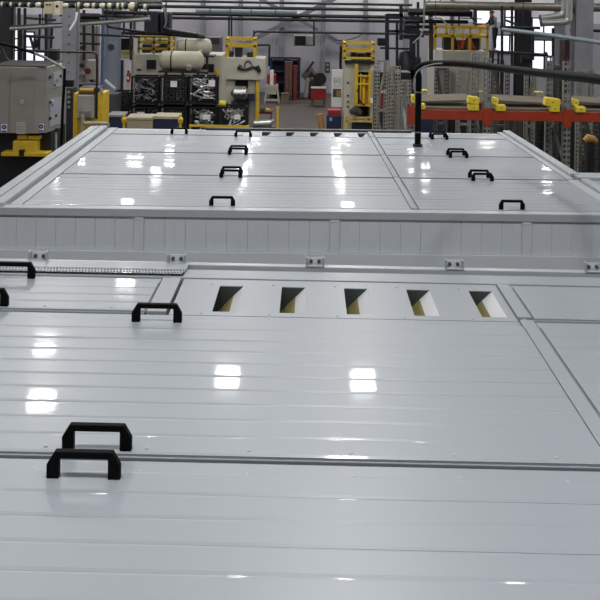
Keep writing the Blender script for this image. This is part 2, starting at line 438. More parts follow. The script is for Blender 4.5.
# side and rear walls
part('side_wall', MB().mm(fl(UL2 - .05, FWF + .1, -FZ), fl(UL2 + .01, VEND + .12, -.02)), WALLP, e, world=False)
part('side_wall', MB().mm(fl(2.80, 8.70, -FZ), fl(2.86, VEND + .12, -.02)), WALLP, e, world=False)
part('rear_wall', MB().mm(fl(UL2 + .01, VEND + .06, -FZ), fl(2.80, VEND + .12, -.02)), WALLP, e, world=False)
part('rear_rail', MB().mm(fl(-1.0, VEND + .05, -.02), fl(1.6, VEND + .13, .012)), STEELD, e, world=False, bevel=.004)
for w in (7.28, 8.54, 9.725, 10.93):
    part('cross_beam', MB().mm(fl(FU0, w - .04 if w > 7.3 else w + .005, -.15), fl(2.7, w + .04, -.05)), FRAME, e, world=False)
# raised edge beams on the left and right
part('edge_beam', MB().mm(fl(-2.44, FWF + .03, -.06), fl(-2.345, VEND + .02, .026)), RAIL, e, world=False, bevel=.006)
part('edge_beam', MB().mm(fl(-2.325, FWF + .03, -.06), fl(-2.235, VEND + .02, .03)), RAIL, e, world=False, bevel=.006)
part('edge_gutter', MB().mm(fl(-2.345, FWF + .11, -.06), fl(-2.105, VEND + .08, -.03)), FRAME, e, world=False)
part('edge_strip', MB().mm(fl(-2.21, 7.285, -.03), fl(-2.115, VEND + .08, -.002)), RAIL, e, world=False, bevel=.003)
part('edge_beam', MB().mm(fl(2.70, 8.56, -.05), fl(2.765, VEND + .10, .004)), RAIL, e, world=False, bevel=.004)
part('edge_beam', MB().mm(fl(2.772, 8.70, -.05), fl(2.86, VEND + .10, .03)), RAIL, e, world=False, bevel=.006)
part('edge_strip', MB().mm(fl(2.70, 7.285, -.05), fl(2.80, 8.555, -.004)), RAIL, e, world=False, bevel=.003)
part('edge_beam', MB().mm(fl(2.81, 7.285, -.05), fl(2.89, 8.50, .022)), RAIL, e, world=False, bevel=.005)
part('edge_beam', MB().mm(fl(2.81, 8.57, -.05), fl(UR2, 8.80, .02)), RAIL, e, world=False, bevel=.006)
part('side_wall', MB().mm(fl(2.86, 8.74, -FZ), fl(UR2, 8.80, -.05)), WALLP, e, world=False)
for a, b in rows + [(10.94, VEND)]:
    part('cover_strip', MB().mm(fl(FS0 + .004, a + .01, -.06), fl(FS1 - .014, b - .012, .005)), PANEL, e, world=False, bevel=.003)
FLBL = ['foremost', 'second', 'third']
for k, (a, b) in enumerate(rows):
    hs = [(-.504, a + .04), (-.504, b - .105)]
    roof_panel(FAR, FU0, FS0, a, b, ['wide white plank roof panel along the front edge of the far enclosure', 'wide white plank roof panel in the second row of the far enclosure', 'wide white plank roof panel in the third row of the far enclosure'][k], 10, hs, flange=.06, screws_far=False, screws_near=False)
    roof_panel(FAR, FS1, FUR, a, b, ['white plank roof panel right of the cover strip, front row of the far enclosure', 'white plank roof panel right of the cover strip, second row of the far enclosure', 'white plank roof panel right of the cover strip, third row, pierced beside the black pipe'][k], 10, [(1.86, a + .04), (1.86, b - .105)], flange=.06, screws_far=False, screws_near=False)
roof_panel(FAR, 2.90, UR2, 7.285, 8.56, 'white plank roof panel at the right edge of the picture, on the far enclosure', 10, flange=.06, screws_far=False, screws_near=False)
roof_panel(FAR, FU0, -.62, 10.935, VEND, 'narrow white plank roof panel at the far end, left of the small vent slots', 3, [(-1.29, 10.965)], flange=.05, screws_far=False, screws_near=False)
roof_panel(FAR, FS1, FUR, 10.935, VEND, 'narrow white plank roof panel at the far end, right of the small vent slots', 3, [(1.86, 10.97)], flange=.05, screws_far=False, screws_near=False)
part('side_strip', MB().mm(fl(-.612, 10.94, -.05), fl(-.525, VEND, -.002)), PANEL, e, world=False, bevel=.003)
vent_panel(FAR, -.52, FS0 - .002, 10.935, VEND, 'white sheet with five small vent slots at the far end of the far roof', -.285, back=.07)
#BACKGROUND
# ================================================================== machinery and racks in the hall
def tubepx(mb, pts, r, n=8): return mb.tube([at(*p) for p in pts], r, n)
def smoothpath(pts, k=6):
    P = [Vector(p) for p in pts]; out = []
    Q = [P[0]] + P + [P[-1]]
    for i in range(1, len(Q) - 2):
        a, b, c, d = Q[i - 1], Q[i], Q[i + 1], Q[i + 2]
        for j in range(k):
            t = j / k
            out.append(.5 * ((2 * b) + (c - a) * t + (2 * a - 5 * b + 4 * c - d) * t * t + (3 * b - a - 3 * c + d) * t ** 3))
    return out + [P[-1]]

# ---- black pipe rising from the far roof and running to the right
t = thing('black_pipe', 'thick black pipe rising from the far roof and bending off to the right edge', 'pipe', FAR.p(1.52, 10.30, 0))
b0 = FAR.p(1.52, 10.30, -.01); zb = b0[2]
q = at(416.5, 75, b0[1])
pts = [b0, (b0[0], b0[1], q.z - .02), at(417.5, 70, 10.28), at(421, 66, 10.2), at(428, 64, 10.1), at(440, 63.2, 9.9), at(470, 64.3, 9.3), at(520, 70.5, 8.1), at(560, 75, 7.1), at(600, 79.5, 6.3), at(640, 84.5, 5.6)]
pp = smoothpath(pts[1:]); part('pipe', MB().tube([b0] + pp, .036, 12), BLACK, t, smooth=True)
part('roof_collar', MB().tube([FAR.p(1.52, 10.3, .001), FAR.p(1.52, 10.3, .03)], .055, 14), BLACKM, t, smooth=True)
pts = [at(413.5, 90, 10.2), at(414, 80, 10.2), at(417, 72, 10.15), at(424, 67, 10.05), at(434, 64.0, 9.85), at(442, 63.4, 9.7)]
part('clipped_cable', MB().tube(smoothpath(pts), .008, 6), STEEL, t, smooth=True)
for p in (at(416.4, 92, b0[1]), at(416.4, 132, b0[1])):
    part('cable_tie', MB().tube([(b0[0], b0[1], p.z - .006), (b0[0], b0[1], p.z + .006)], .0385, 12), STEEL, t)

# ---- orange pallet rack
RY = 14.2; K = RY / F
def upright(t, X, y, z1, m, w=.12, depth=.1):
    """perforated post standing on the floor"""
    mb = MB()
    for dx in (-w / 4, w / 4): mb.perf((X + dx, y, FLOOR + .01), (1, 0, 0), (0, 0, 1), w / 2, z1 - FLOOR - .01, int((z1 - FLOOR) / .085), .6, .01)
    mb.mm((X - w / 2, y, FLOOR), (X - w / 2 + .006, y + depth, z1)); mb.mm((X + w / 2 - .006, y, FLOOR), (X + w / 2, y + depth, z1))
    p = part('upright', mb, m, t)
    part('foot_plate', MB().mm((X - w / 2 - .03, y - .03, FLOOR), (X + w / 2 + .03, y + depth + .03, FLOOR + .01)), m, t)
    return p
rk = thing('pallet_rack', 'pallet rack with orange beams and grey perforated posts on the right', 'rack', (at(500, 100, RY).x, RY, FLOOR))
rackX = [at(411, 100, RY).x, at(487.5, 100, RY).x, at(567.5, 100, RY).x, at(648, 100, RY).x]
ZB = at(487, 115.5, RY).z
for i, X in enumerate(rackX):
    zt = at(487, [104, 58, 60, 60][i], RY).z
    upright(rk, X, RY, zt, STEEL); upright(rk, X, RY + 1.0, zt, STEEL)
    br = MB()
    for k in range(3): br.bar((X, RY + .1, FLOOR + .3 + k), (X, RY + 1.0, FLOOR + 1.1 + k), .04, .03)
    part('brace', br, STEEL, rk)
    part('beam_connector', MB().mm((X - .062, RY - .03, ZB - .16), (X + .062, RY - .004, ZB + .12)), ORANGE, rk, bevel=.004)
for i in range(3):
    for y in (RY - .022, RY + 1.02):
        part('beam', MB().mm((rackX[i] + .062, y, ZB - .075), (rackX[i + 1] - .062, y + .05, ZB + .075)), ORANGE, rk, bevel=.006, label='orange painted load beam')
# boards lying on the rack
bl = ['worn grey board lying on the orange rack beside the black pipe', 'worn grey board lying on the orange rack in the middle bay', 'worn grey board lying on the orange rack at the right edge']
for i in range(3):
    mb = MB(); a, b = rackX[i] + .11, rackX[i + 1] - .11
    for j in range(5): mb.mm((a, RY + .05 + j * .2, ZB + .08), (b, RY + .23 + j * .2, ZB + .115))
    tt = thing('shelf_board', bl[i], 'board', ((a + b) / 2, RY + .5, ZB + .08))
    for j in range(5): part('plank', MB().mm((a, RY + .03 + j * .2, ZB + .075), (b, RY + .22 + j * .2, ZB + .11)), WOOD, tt)
    # a tilted top board
    c = ((a + b) / 2, RY + .55, ZB + .20)
    single('loose_board', MB().box(c, (b - a - .16, .62, .03), Euler((.05, .04 * (1 if i else -1), .02)).to_matrix()), WOOD,
           ['loose board tilted on the stack nearest the black pipe', 'loose board tilted on the stack between the yellow blocks', 'loose board tilted on the stack at the right edge'][i], 'board')
# yellow blocks
def block(n, x0, y0, x1, y1, rot, label, dy=-.0):
    c = at((x0 + x1) / 2, (y0 + y1) / 2, RY + dy); w, h = (x1 - x0) * K, (y1 - y0) * K
    c.z = max(c.z, ZB + .079 + h / 2)
    t = thing('corner_block', label, 'block', (c.x, RY + dy, c.z - h / 2), group='yellow blocks on the orange rack')
    part('body', MB().box((c.x, RY + dy + .08, c.z), (w, .16, h), Euler((0, rot, 0)).to_matrix()), YELLOWB, t, bevel=.012)
    part('bolt', MB().cyl((c.x, RY + dy - .003, c.z), (c.x, RY + dy + .01, c.z), .012, 6), STEELD, t)
block(0, 420.5, 104, 425.5, 109.5, 0, 'small yellow block on the orange beam just right of the black pipe', -.06)
block(0, 412, 95, 415, 103, 0, 'narrow yellow block left of the black pipe', -.02)
block(0, 469, 105, 479, 111, 0, 'yellow block under the tilted one, left of the first grey post', -.06)
block(0, 468.5, 97, 479.5, 104, .16, 'tilted yellow block left of the first grey post', -.06)
block(0, 493, 98, 498.5, 105, .25, 'tipped yellow block just right of the first grey post', .02)
block(0, 496.5, 106, 506, 112, 0, 'square yellow block right of the first grey post', -.06)
block(0, 545.5, 98.5, 560.5, 106.5, .12, 'long tilted yellow block left of the second grey post', -.06)
block(0, 550.5, 107, 560, 113, 0, 'yellow block under the long tilted one', -.06)
block(0, 573, 99.5, 579, 106.5, .3, 'tipped yellow block just right of the second grey post', .02)
block(0, 576, 107.5, 586, 113, 0, 'square yellow block right of the second grey post', -.06)
block(0, 422, 90, 428, 92, 0, 'thin yellow block behind the black pipe bend', .9)
block(0, 479, 91.5, 485, 93, 0, 'thin yellow block behind the first grey post', .9)
block(0, 536, 91.8, 544, 93.5, 0, 'thin yellow block at the back of the middle bay', .9)

# ---- beige perforated frames standing behind the rack
def post_frame(x0, x1, ytop, Y, m, label, diag=1, w=.085):
    a, b = at(x0, ytop, Y), at(x1, ytop, Y); t = thing('storage_frame', label, 'rack frame', ((a.x + b.x) / 2, Y, FLOOR), group='grey frames behind the racking')
    for p in (a, b): upright(t, p.x, Y, a.z, m, w, .08)
    h = a.z - FLOOR; n = max(3, int(h / 1.1))
    for k in range(n):
        z0 = FLOOR + h * k / n + .05; z1 = FLOOR + h * (k + 1) / n - .05
        p, q = ((a.x, Y + .04, z0), (b.x, Y + .04, z1)) if (k % 2 == 0) == (diag > 0) else ((b.x, Y + .04, z0), (a.x, Y + .04, z1))
        part('brace', MB().bar(p, q, .05, .06), m, t)
        part('rung', MB().mm((a.x, Y + .02, z1), (b.x, Y + .06, z1 + .05)), m, t)
BEIGE = mat('beige_rack_paint', '#8d8b82', .5, var=.2, scale=9)
post_frame(377.5, 387, 60, 21.0, BEIGE, 'tall beige slotted frame right next to the yellow robot cell', w=.13)
post_frame(391.5, 398, 66, 20.6, BEIGE, 'tall beige slotted frame, second from the yellow robot cell', -1, w=.13)
post_frame(402, 408.5, 80, 20.2, BEIGE, 'lower beige slotted frame just left of the black pipe', w=.13)
post_frame(437, 447, 68, 19.0, STEELD, 'grey slotted frame behind the rack, right of the black pipe bend', -1)
post_frame(459, 470.5, 70, 19.2, BEIGE, 'beige braced frame behind the rack, under the yellow guard rail')
post_frame(495, 508, 68, 18.6, STEELD, 'grey braced frame behind the first grey post', -1)
post_frame(527, 534.5, 70, 18.8, BEIGE, 'beige braced frame in the middle of the two grey posts')
post_frame(549.5, 558, 72, 18.4, STEELD, 'grey braced frame left of the second grey post', -1)
post_frame(579, 592, 70, 18.8, BEIGE, 'beige braced frame at the right edge behind the rack')
post_frame(540, 545, 108, 17.4, BLACKM, 'black slotted frame below the orange beam, between the posts', 1, .1)
post_frame(508, 520, 110, 17.0, STEELD, 'low grey slotted frame below the orange beam', 1, .1)
post_frame(585, 597, 112, 17.2, STEELD, 'low grey slotted frame below the orange beam at the right edge', -1, .1)
# dark red crates between the beige frames
for x0, y0, x1, y1, lb in ((381, 94, 387.5, 112, 'dark red crate seen through the first beige frame'), (392, 99, 396, 115, 'dark red crate seen through the second beige frame')):
    mb = MB(); pbf(mb, x0 - 1, y1 + .1, x1 + 1, 22.2, .6)
    t = thing('red_crate', lb, 'crate', base((x0 + x1) / 2, 22.2, .3))
    m2 = MB(); pb(m2, x0, y0, x1, y1, 22.2, .6); part('box', m2, DRED, t, bevel=.02)
    part('stand', mb, DARK, t)
    m3 = MB(); pb(m3, x0 - .3, y0 - .8, x1 + .3, y0, 22.15, .7); part('lid', m3, DRED, t)
# low dark boxes behind the rack, made-up backdrops for the dim light there
def cabinet(x0, y0, x1, Y, d, m, label, name='steel_cabinet', doors=2):
    a = at(x0, y0, Y); b = at(x1, y0, Y); t = thing(name, label, 'cabinet', ((a.x + b.x) / 2, Y + d / 2, FLOOR))
    part('body', MB().mm((a.x, Y, FLOOR + .1), (b.x, Y + d, a.z)), m, t, bevel=.01)
    part('plinth', MB().mm((a.x + .02, Y + .03, FLOOR), (b.x - .02, Y + d, FLOOR + .1)), BLACKM, t)
    w = (b.x - a.x) / doors
    for i in range(doors):
        dr = part('door', MB().mm((a.x + i * w + .02, Y - .02, FLOOR + .14), (a.x + (i + 1) * w - .02, Y - .002, a.z - .05)), m, t, bevel=.006)
        part('handle', MB().mm((a.x + (i + .8) * w, Y - .05, (FLOOR + a.z) / 2 - .08), (a.x + (i + .86) * w, Y - .02, (FLOOR + a.z) / 2 + .08)), STEELD, dr)
    return t
cabinet(420, 118, 447, 21.5, .8, NAVY, 'navy backdrop box for the dim space below the orange beam, right of the black pipe')
cabinet(449, 117, 492, 22.0, .8, BLACKM, 'black backdrop box for the dim space below the orange beam, left of the first grey post', doors=3)
cabinet(500, 118, 545, 22.5, .8, DARK, 'dark grey backdrop box for the dim space below the orange beam, between the grey posts', doors=3)
cabinet(550, 116, 612, 22.2, .8, BLACKM, 'black backdrop box for the dim space below the orange beam at the right edge', doors=3)
t = thing('cast_part', 'small ochre casting on a stand below the beam at the right edge', 'casting', base(591, 16.3))
mb = MB(); c = at(590, 141, 16.3); mb.tube([(c.x - .1, c.y, c.z), (c.x - .04, c.y, c.z + .05), (c.x + .06, c.y, c.z + .03), (c.x + .12, c.y, c.z - .02)], [.05, .08, .07, .04], 8); part('casting', mb, mat('ochre_cast', '#b98a4a', .6), t, smooth=True)
part('stand', MB().mm((c.x - .06, c.y - .06, FLOOR), (c.x + .06, c.y + .06, c.z - .03)), DARK, t)

# ---- machines behind the rack with a yellow guard rail and a worker
PY = 38.0
def guard_rail(t, x0, y0, x1, y1, Y, d, m=YELLOW, posts=3, r=.04, rails=(0, .45), mid=True):
    a, b = at(x0, y0, Y), at(x1, y1, Y); h = a.z - b.z
    for yy in (Y, Y + d):
        for i in range(posts):
            X = a.x + (b.x - a.x) * i / (posts - 1); part('rail_post', MB().mm((X - r, yy - r, b.z), (X + r, yy + r, a.z)), m, t)
        for q in rails: part('rail_bar', MB().mm((a.x - r, yy - r, a.z - h * q - r), (b.x + r, yy + r, a.z - h * q + r)), m, t)
    for X in (a.x, b.x):
        for q in rails: part('rail_bar', MB().mm((X - r, Y, a.z - h * q - r), (X + r, Y + d, a.z - h * q + r)), m, t)
t = thing('press_machine', 'cream press with a yellow guard rail on top, behind the rack on the right', 'machine', base(461, PY, 1))
mb = MB(); pbf(mb, 434.5, 51, 487, PY, 2.0); part('body', mb, CREAM, t, bevel=.03)
mb = MB(); pb(mb, 434.5, 50, 443, 61, PY - .05, .05); part('cover_plate', mb, WHITE, t)
guard_rail(t, 435.5, 27, 487, 51, PY + .1, 1.6, posts=4, r=.05, rails=(0, .38))
mb = MB(); pb(mb, 434, 20, 436, 52, PY + .3, .4); part('mast', mb, BLACKM, t)
for k, (x0, y0, x1, y1, m) in enumerate(((444, 36, 456, 50, BLACKM), (457, 40, 464, 50, DRED), (465, 34, 472, 50, STEELD), (473, 38, 480, 50, BLACKM))):
    mb = MB(); pb(mb, x0, y0, x1, y1, PY + .6, .6); part('drive_unit', mb, m, t, bevel=.04)
mb = MB(); tubepx(mb, [(462, 48, PY + .4), (464, 40, PY + .4), (468, 36, PY + .4), (472, 44, PY + .4), (474, 49, PY + .4)], .07); part('hose', mb, ORANGE, t, smooth=True)
mb = MB(); pbf(mb, 438, 70, 452, PY - .5, .4); part('side_cabinet', mb, LGREY, t, bevel=.02)
# platform on which the worker stands
PX0, PX1 = at(489.5, 50, PY).x, at(500, 50, PY).x; PZ = at(492, 50.5, PY).z
t = thing('work_platform', 'steel work platform with a ladder beside the cream press', 'platform', ((PX0 + PX1) / 2, PY + .5, FLOOR))
part('deck', MB().mm((PX0, PY, PZ - .06), (PX1, PY + 1.2, PZ)), STEELD, t)
for X in (PX0 + .05, PX1 - .05):
    for y in (PY + .05, PY + 1.15): part('leg', MB().mm((X - .04, y - .04, FLOOR), (X + .04, y + .04, PZ - .06)), DARK, t)
for k in range(7): part('rung', MB().mm((PX0 + .09, PY + .03, FLOOR + .3 + k * .33), (PX1 - .09, PY + .07, FLOOR + .35 + k * .33)), DRED, t)
# worker
def person(cx, cy, z0, h, rz):
    """one skinned body; positions as fractions of the height, facing -x before rotation."""
    J = {}; E = []; R = {}
    def j(n, x, y, z, r, p=None):
        J[n] = (x, y, z); R[n] = r
        if p: E.append((p, n))
    # leaning forward over the rail, facing left (-x); y is sideways
    j('pelvis', 0, 0, .50, .075); j('waist', -.015, 0, .60, .07, 'pelvis'); j('chest', -.05, 0, .72, .085, 'waist'); j('neckb', -.075, 0, .80, .05, 'chest')
    j('neck', -.09, 0, .845, .034, 'neckb'); j('head', -.115, 0, .90, .056, 'neck'); j('crown', -.115, 0, .955, .05, 'head')
    for s, n in ((1, 'l'), (-1, 'r')):
        j('sh' + n, -.065, s * .10, .785, .045, 'neckb'); j('el' + n, -.13, s * .125, .66, .034, 'sh' + n); j('wr' + n, -.25, s * .10, .62, .024, 'el' + n)
        j('pa' + n, -.29, s * .095, .615, .024, 'wr' + n)
        for q in range(4):
            y = s * .095 + (q - 1.5) * .013; ln = (.03, .036, .034, .026)[q]
            j('f%da' % q + n, -.312, y, .612, .0065, 'pa' + n); j('f%db' % q + n, -.312 - ln, y, .595, .005, 'f%da' % q + n)
        j('ta' + n, -.275, s * .095 - s * .03, .612, .0075, 'pa' + n); j('tb' + n, -.30, s * .095 - s * .04, .60, .006, 'ta' + n)
        j('hip' + n, 0, s * .05, .47, .062, 'pelvis'); j('kn' + n, -.02 + .02 * s, s * .055, .265, .045, 'hip' + n); j('an' + n, .01 + .03 * s, s * .06, .045, .03, 'kn' + n)
        j('to' + n, -.06 + .03 * s, s * .065, .02, .024, 'an' + n)
    names = list(J); idx = {n: i for i, n in enumerate(names)}
    me = bpy.data.meshes.new('body'); me.from_pydata([Vector(J[n]) * h for n in names], [(idx[a], idx[b]) for a, b in E], [])
    o = bpy.data.objects.new('person', me); C.objects.link(o)
    sk = o.modifiers.new('skin', 'SKIN'); sk.use_smooth_shade = True
    for i, n in enumerate(names):
        v = me.skin_vertices[0].data[i]; v.radius = (R[n] * h, R[n] * h); v.use_root = n == 'pelvis'
    o.modifiers.new('sub', 'SUBSURF').levels = 2; o.modifiers['sub'].render_levels = 2
    dg = bpy.context.evaluated_depsgraph_get(); m2 = bpy.data.meshes.new_from_object(o.evaluated_get(dg))
    o.modifiers.clear(); o.data = m2
    m2.materials.clear()
    for m in (SHIRT, JACKET, SKIN, BOOT): m2.materials.append(m)
    for p in m2.polygons:
        c = p.center / h; p.use_smooth = True
        if c.x < -.23 and c.z > .5: k = 2
        elif c.z > .83: k = 2
        elif c.z > .56: k = 1 if c.x < -.1 else 0
        elif c.z > .05: k = 1
        else: k = 3
        p.material_index = k
    o.location = (cx, cy, z0); o.rotation_euler = (0, 0, rz)
    def sub(n, mb, m, parent=None): return part(n, mb, m, parent or o, world=False, smooth=True)
    hx, hz = -.115 * h, .915 * h; r = .058 * h
    # hair cap, nose, eyes, mouth, ears
    hm = MB(); nseg = 10
    for i in range(5): pass
    hm.tube([(hx + .02 * h, 0, hz - .01 * h), (hx + .012 * h, 0, hz + .02 * h), (hx + .005 * h, 0, hz + .045 * h), (hx, 0, hz + .062 * h)], [r * .95, r * 1.06, r * .85, r * .25], 12)
    sub('hair', hm, HAIR)
    sub('nose', MB().tube([(hx - r * .9, 0, hz), (hx - r * 1.25, 0, hz - .012 * h)], [.006 * h, .01 * h], 6), SKIN)
    sub('mouth', MB().box((hx - r * .97, 0, hz - .028 * h), (.006 * h, .024 * h, .004 * h)), DRED)
    for s in (-1, 1):
        sub('eye', MB().tube([(hx - r * .98, s * .02 * h, hz + .005 * h), (hx - r * 1.02, s * .02 * h, hz + .005 * h)], .006 * h, 6), HAIR)
        sub('ear', MB().tube([(hx + .005 * h, s * r * .95, hz - .01 * h), (hx + .005 * h, s * r * 1.05, hz + .008 * h)], .009 * h, 6), SKIN)
    sub('belt', MB().tube([(-.004 * h, 0, .532 * h), (-.006 * h, 0, .548 * h)], .078 * h, 12), BLACKM)
    return tag(o, 'person in pale blue shirt and navy trousers leaning over the yellow guard rail', 'person')
person((PX0 + PX1) / 2 + .14, PY + .6, PZ, 1.72, .25)

# ---- big silver duct, lagged pipes, blue-grey pipe
def pipe(name, label, pts, r, m, n=10, smooth=True, cat='pipe', group=None, hang=None):
    if not hang: return single(name, MB().tube([at(*p) for p in pts], r, n), m, label, cat, group, smooth=smooth)
    P = [at(*p) for p in pts]; t = thing(name, label, cat, min(P, key=lambda p: p.z), group=group)
    part('tube', MB().tube(P, r, n), m, t, smooth=smooth)
    for i in hang:
        a = P[i].lerp(P[i + 1], .5); part('hanger', MB().cyl((a.x, a.y, a.z + r * .5), (a.x, a.y, CEIL), .012, 6), DARK, t)
    return t
t = thing('air_duct', 'big silver air duct along the top right', 'duct', at(515, 12, 30))
LAGG = mat('dull_lagging', '#8d887c', .35, .5, var=.12)
part('duct', MB().tube([at(425, 5, 30), at(620, 8, 30)], .14, 16), LAGG, t, smooth=True)
for x in (440, 466, 500, 530, 575): part('seam_band', MB().tube([at(x - .6, 5 + (x - 425) * .0154, 30), at(x + .6, 5 + (x - 425) * .0154, 30)], .15, 16), STEEL, t, smooth=True)
for x in (452, 515, 590): part('hanger', MB().cyl(at(x, 3, 30), (at(x, 3, 30).x, 30, CEIL), .02, 6), DARK, t)
t = thing('lagged_pipe', 'silver lagged pipe with an elbow, left of the pair dropping from the duct', 'pipe', at(550, 20, 26))
part('pipe', MB().tube(smoothpath([at(564, -12, 26), at(564, 8, 26), at(563, 13, 26), at(558, 15.5, 26), at(540, 18, 26)], 5), .085, 12), ALU, t, smooth=True)
part('end_cap', MB().tube([at(540.6, 18, 26), at(539.6, 18.1, 26)], .1, 12), STEELD, t)
t = thing('lagged_pipe', 'silver lagged pipe with an elbow, right of the pair dropping from the duct', 'pipe', at(560, 24, 25.8))
part('pipe', MB().tube(smoothpath([at(569, -12, 25.8), at(569, 14, 25.8), at(568, 20, 25.8), at(563, 22, 25.8), at(541, 23, 25.8)], 5), .1, 12), ALU, t, smooth=True)
part('end_cap', MB().tube([at(541.6, 23, 25.8), at(540.6, 23.1, 25.8)], .115, 12), STEELD, t)
pipe('water_pipe', 'long pale blue grey pipe sloping down to the right edge', [(503, 29.5, 27), (545, 34.5, 25), (610, 44, 22)], .06, mat('pale_blue_pipe', '#7f8f98', .35, var=.06), hang=(0, 1))
# columns and dark frames on the right
def column(x0, x1, Y, m, label, holes=False, name='steel_column'):
    a, b = at(x0, 50, Y).x, at(x1, 50, Y).x; w = b - a; t = thing(name, label, 'column', ((a + b) / 2, Y, FLOOR), group='steel columns of the hall')
    part('flange', MB().mm((a, Y, FLOOR), (b, Y + .03, CEIL)), m, t); part('flange', MB().mm((a, Y + w * .9, FLOOR), (b, Y + w * .9 + .03, CEIL)), m, t)
    part('web', MB().mm(((a + b) / 2 - .015, Y + .03, FLOOR), ((a + b) / 2 + .015, Y + w * .9, CEIL)), m, t)
    part('base_plate', MB().mm((a - .08, Y - .08, FLOOR), (b + .08, Y + w * .9 + .1, FLOOR + .03)), m, t)
    if holes:
        for k in range(12):
            z = at(x0, 16 + k * 9.3, Y).z
            part('rivet', MB().cyl(((a + b) / 2, Y + .001, z), ((a + b) / 2, Y - .012, z), .022, 6), DARK, t)
    return t
column(575, 593, 29.5, COLUMN, 'wide grey steel column near the right edge')
column(517, 531, 33, DARK, 'dark steel column right of the worker')
column(556, 565, 36, LGREYB, 'pale steel column behind the lagged pipes')
t = thing('tall_locker', 'tall dark red brown locker left of the wide grey column', 'locker', base(571, 33, .4))
mb = MB(); pbf(mb, 565, 40, 577, 33, .7); part('body', mb, mat('maroon', '#3a2226', .5, var=.15), t, bevel=.02)
mb = MB(); pb(mb, 566, 58, 576, 75, 32.97, .03); part('door', mb, DRED, t)
t = thing('control_box', 'small black control box on a pole right of the worker', 'control box', base(525, 32, .2))
mb = MB(); pb(mb, 522, 53, 532, 63, 32, .3); part('box', mb, BLACKM, t, bevel=.02)
mb = MB(); pbf(mb, 526, 63, 528, 32.1, .06); part('pole', mb, DARK, t)
mb = MB(); pb(mb, 523.5, 54.5, 530.5, 58.5, 31.97, .03); part('screen', mb, DUCTG, t)
t = thing('pipe_bridge', 'black pipe frame crossing in front of the right windows', 'pipe frame', base(525, 28))
for a, b in (((500, 52, 28), (548, 55, 28)), ((500, 27, 28), (540, 28, 28)), ((512, 6, 28), (512, 66, 28)), ((502, 6, 28), (502, 68, 28)), ((546, 52, 28), (546, 72, 28)), ((553, 28, 28), (553, 72, 28)), ((533, 28, 28), (533, 60, 28))):
    part('pipe', MB().tube([at(*a), at(*b)], .045, 8), BLACKM, t, smooth=True)
part('support', MB().mm((at(502, 66, 28).x - .05, 27.95, FLOOR), (at(502, 66, 28).x + .05, 28.05, at(502, 60, 28).z)), BLACKM, t)
t = thing('valve_unit', 'grey valve unit standing above the rack beside the second grey post', 'machine', base(556, 24, .3))
mb = MB(); pbf(mb, 550, 76, 563, 24, .5); part('stand', mb, DARK, t)
for x0, y0, x1, y1 in ((549, 63, 554, 76), (556, 65, 561, 76), (551, 67, 560, 70)):
    mb = MB(); pb(mb, x0, y0, x1, y1, 24, .3); part('valve_body', mb, STEELD, t, bevel=.03)

# ---- end wall: columns, braces, rails, duct
for x, lb in ((202, 'slim grey column of the end wall behind the cream tanks'), (240, 'slim grey column of the end wall above the left yellow rail'), (281, 'slim grey column of the end wall left of the wall fan'), (323, 'slim grey column of the end wall right of the wall fan'), (365, 'slim grey column of the end wall above the robot cell'), (406, 'slim grey column of the end wall above the black pipe'), (452, 'slim grey column of the end wall behind the right guard rail')):
    column(x - 2.2, x + 2.2, BACK - .35, COLUMN, lb)
BR = mat('brace_grey', '#74747e', .5, var=.1)
def brace(p, q, label, w=.17): return single('wall_brace', MB().bar(at(*p), at(*q), w, .1, (0, 1, 0)), BR, label, 'brace', 'diagonal braces of the end wall')
YB2 = BACK - .5
brace((338, -3, YB2), (246, 43, YB2), 'long diagonal steel brace from the top rails down to the left yellow rail', .22)
brace((257, -3, YB2), (318, 30, YB2), 'diagonal steel brace crossing left of the wall fan')
brace((324, 34, YB2), (347, 47, YB2), 'short diagonal steel brace ending above the robot cell', .25)
brace((246, 43, YB2 - .2), (232, 49, YB2 - .2), 'short steel brace behind the left yellow rail')
rl = ['topmost black rail across the end wall', 'second black rail across the end wall', 'black rail under the blue grey duct', 'fourth black rail across the end wall', 'lowest thin black rail across the end wall']
for i, (y, r, x0, x1) in enumerate(((3.2, .06, 160, 412), (8.6, .075, 160, 420), (15.8, .085, 165, 425), (19.8, .075, 170, 425), (32.2, .055, 253, 432))):
    single('wall_rail', MB().tube([at(x0, y - (300 - x0) * .0163, 42), at(x1, y + (x1 - 300) * .0163, 42)], r, 8), BLACKM, rl[i], 'pipe', 'black rails across the end wall', smooth=True)
t = thing('long_duct', 'blue grey duct between the black rails of the end wall', 'duct', at(230, 12, 42.5))
part('duct', MB().tube([at(196, 11, 42.5), at(297, 12.6, 42.5)], .17, 12), mat('duct_blue_grey', '#93a0aa', .35, var=.08), t, smooth=True)
for x in (205, 260): part('hanger', MB().cyl(at(x, 11, 42.5), (at(x, 11, 42.5).x, 42.5, CEIL), .02, 6), DARK, t)
for x in (210, 230, 251, 275): part('joint_band', MB().tube([at(x, 11 + (x - 196) * .0163, 42.5), at(x + 1, 11 + (x - 195) * .0163, 42.5)], .185, 12), STEELD, t)
for x, lb in ((229, 'left'), (231.5, 'right')):
    single('drop_pipe', MB().tube([at(x, 15, 41.5), at(x, 38, 41.5)], .04, 8), BLACKM, lb + ' one of two thin black pipes dropping to the left yellow rail', 'pipe', smooth=True)
pipe('conduit', 'thin black conduit bent down beside the left cream machine', [(255, 45, 36), (269, 45, 36), (269.5, 46, 36), (269, 66, 36)], .045, BLACKM)
pipe('conduit', 'thin black conduit curving down to the left yellow rail', [(253, 40, 41), (254, 33.5, 41), (257, 31.5, 41), (300, 32, 41)], .05, BLACKM)
pipe('conduit', 'black conduit dropping to the white notice board', [(341, 46, 43), (340.5, 66, 43), (341, 69, 43)], .07, BLACKM)
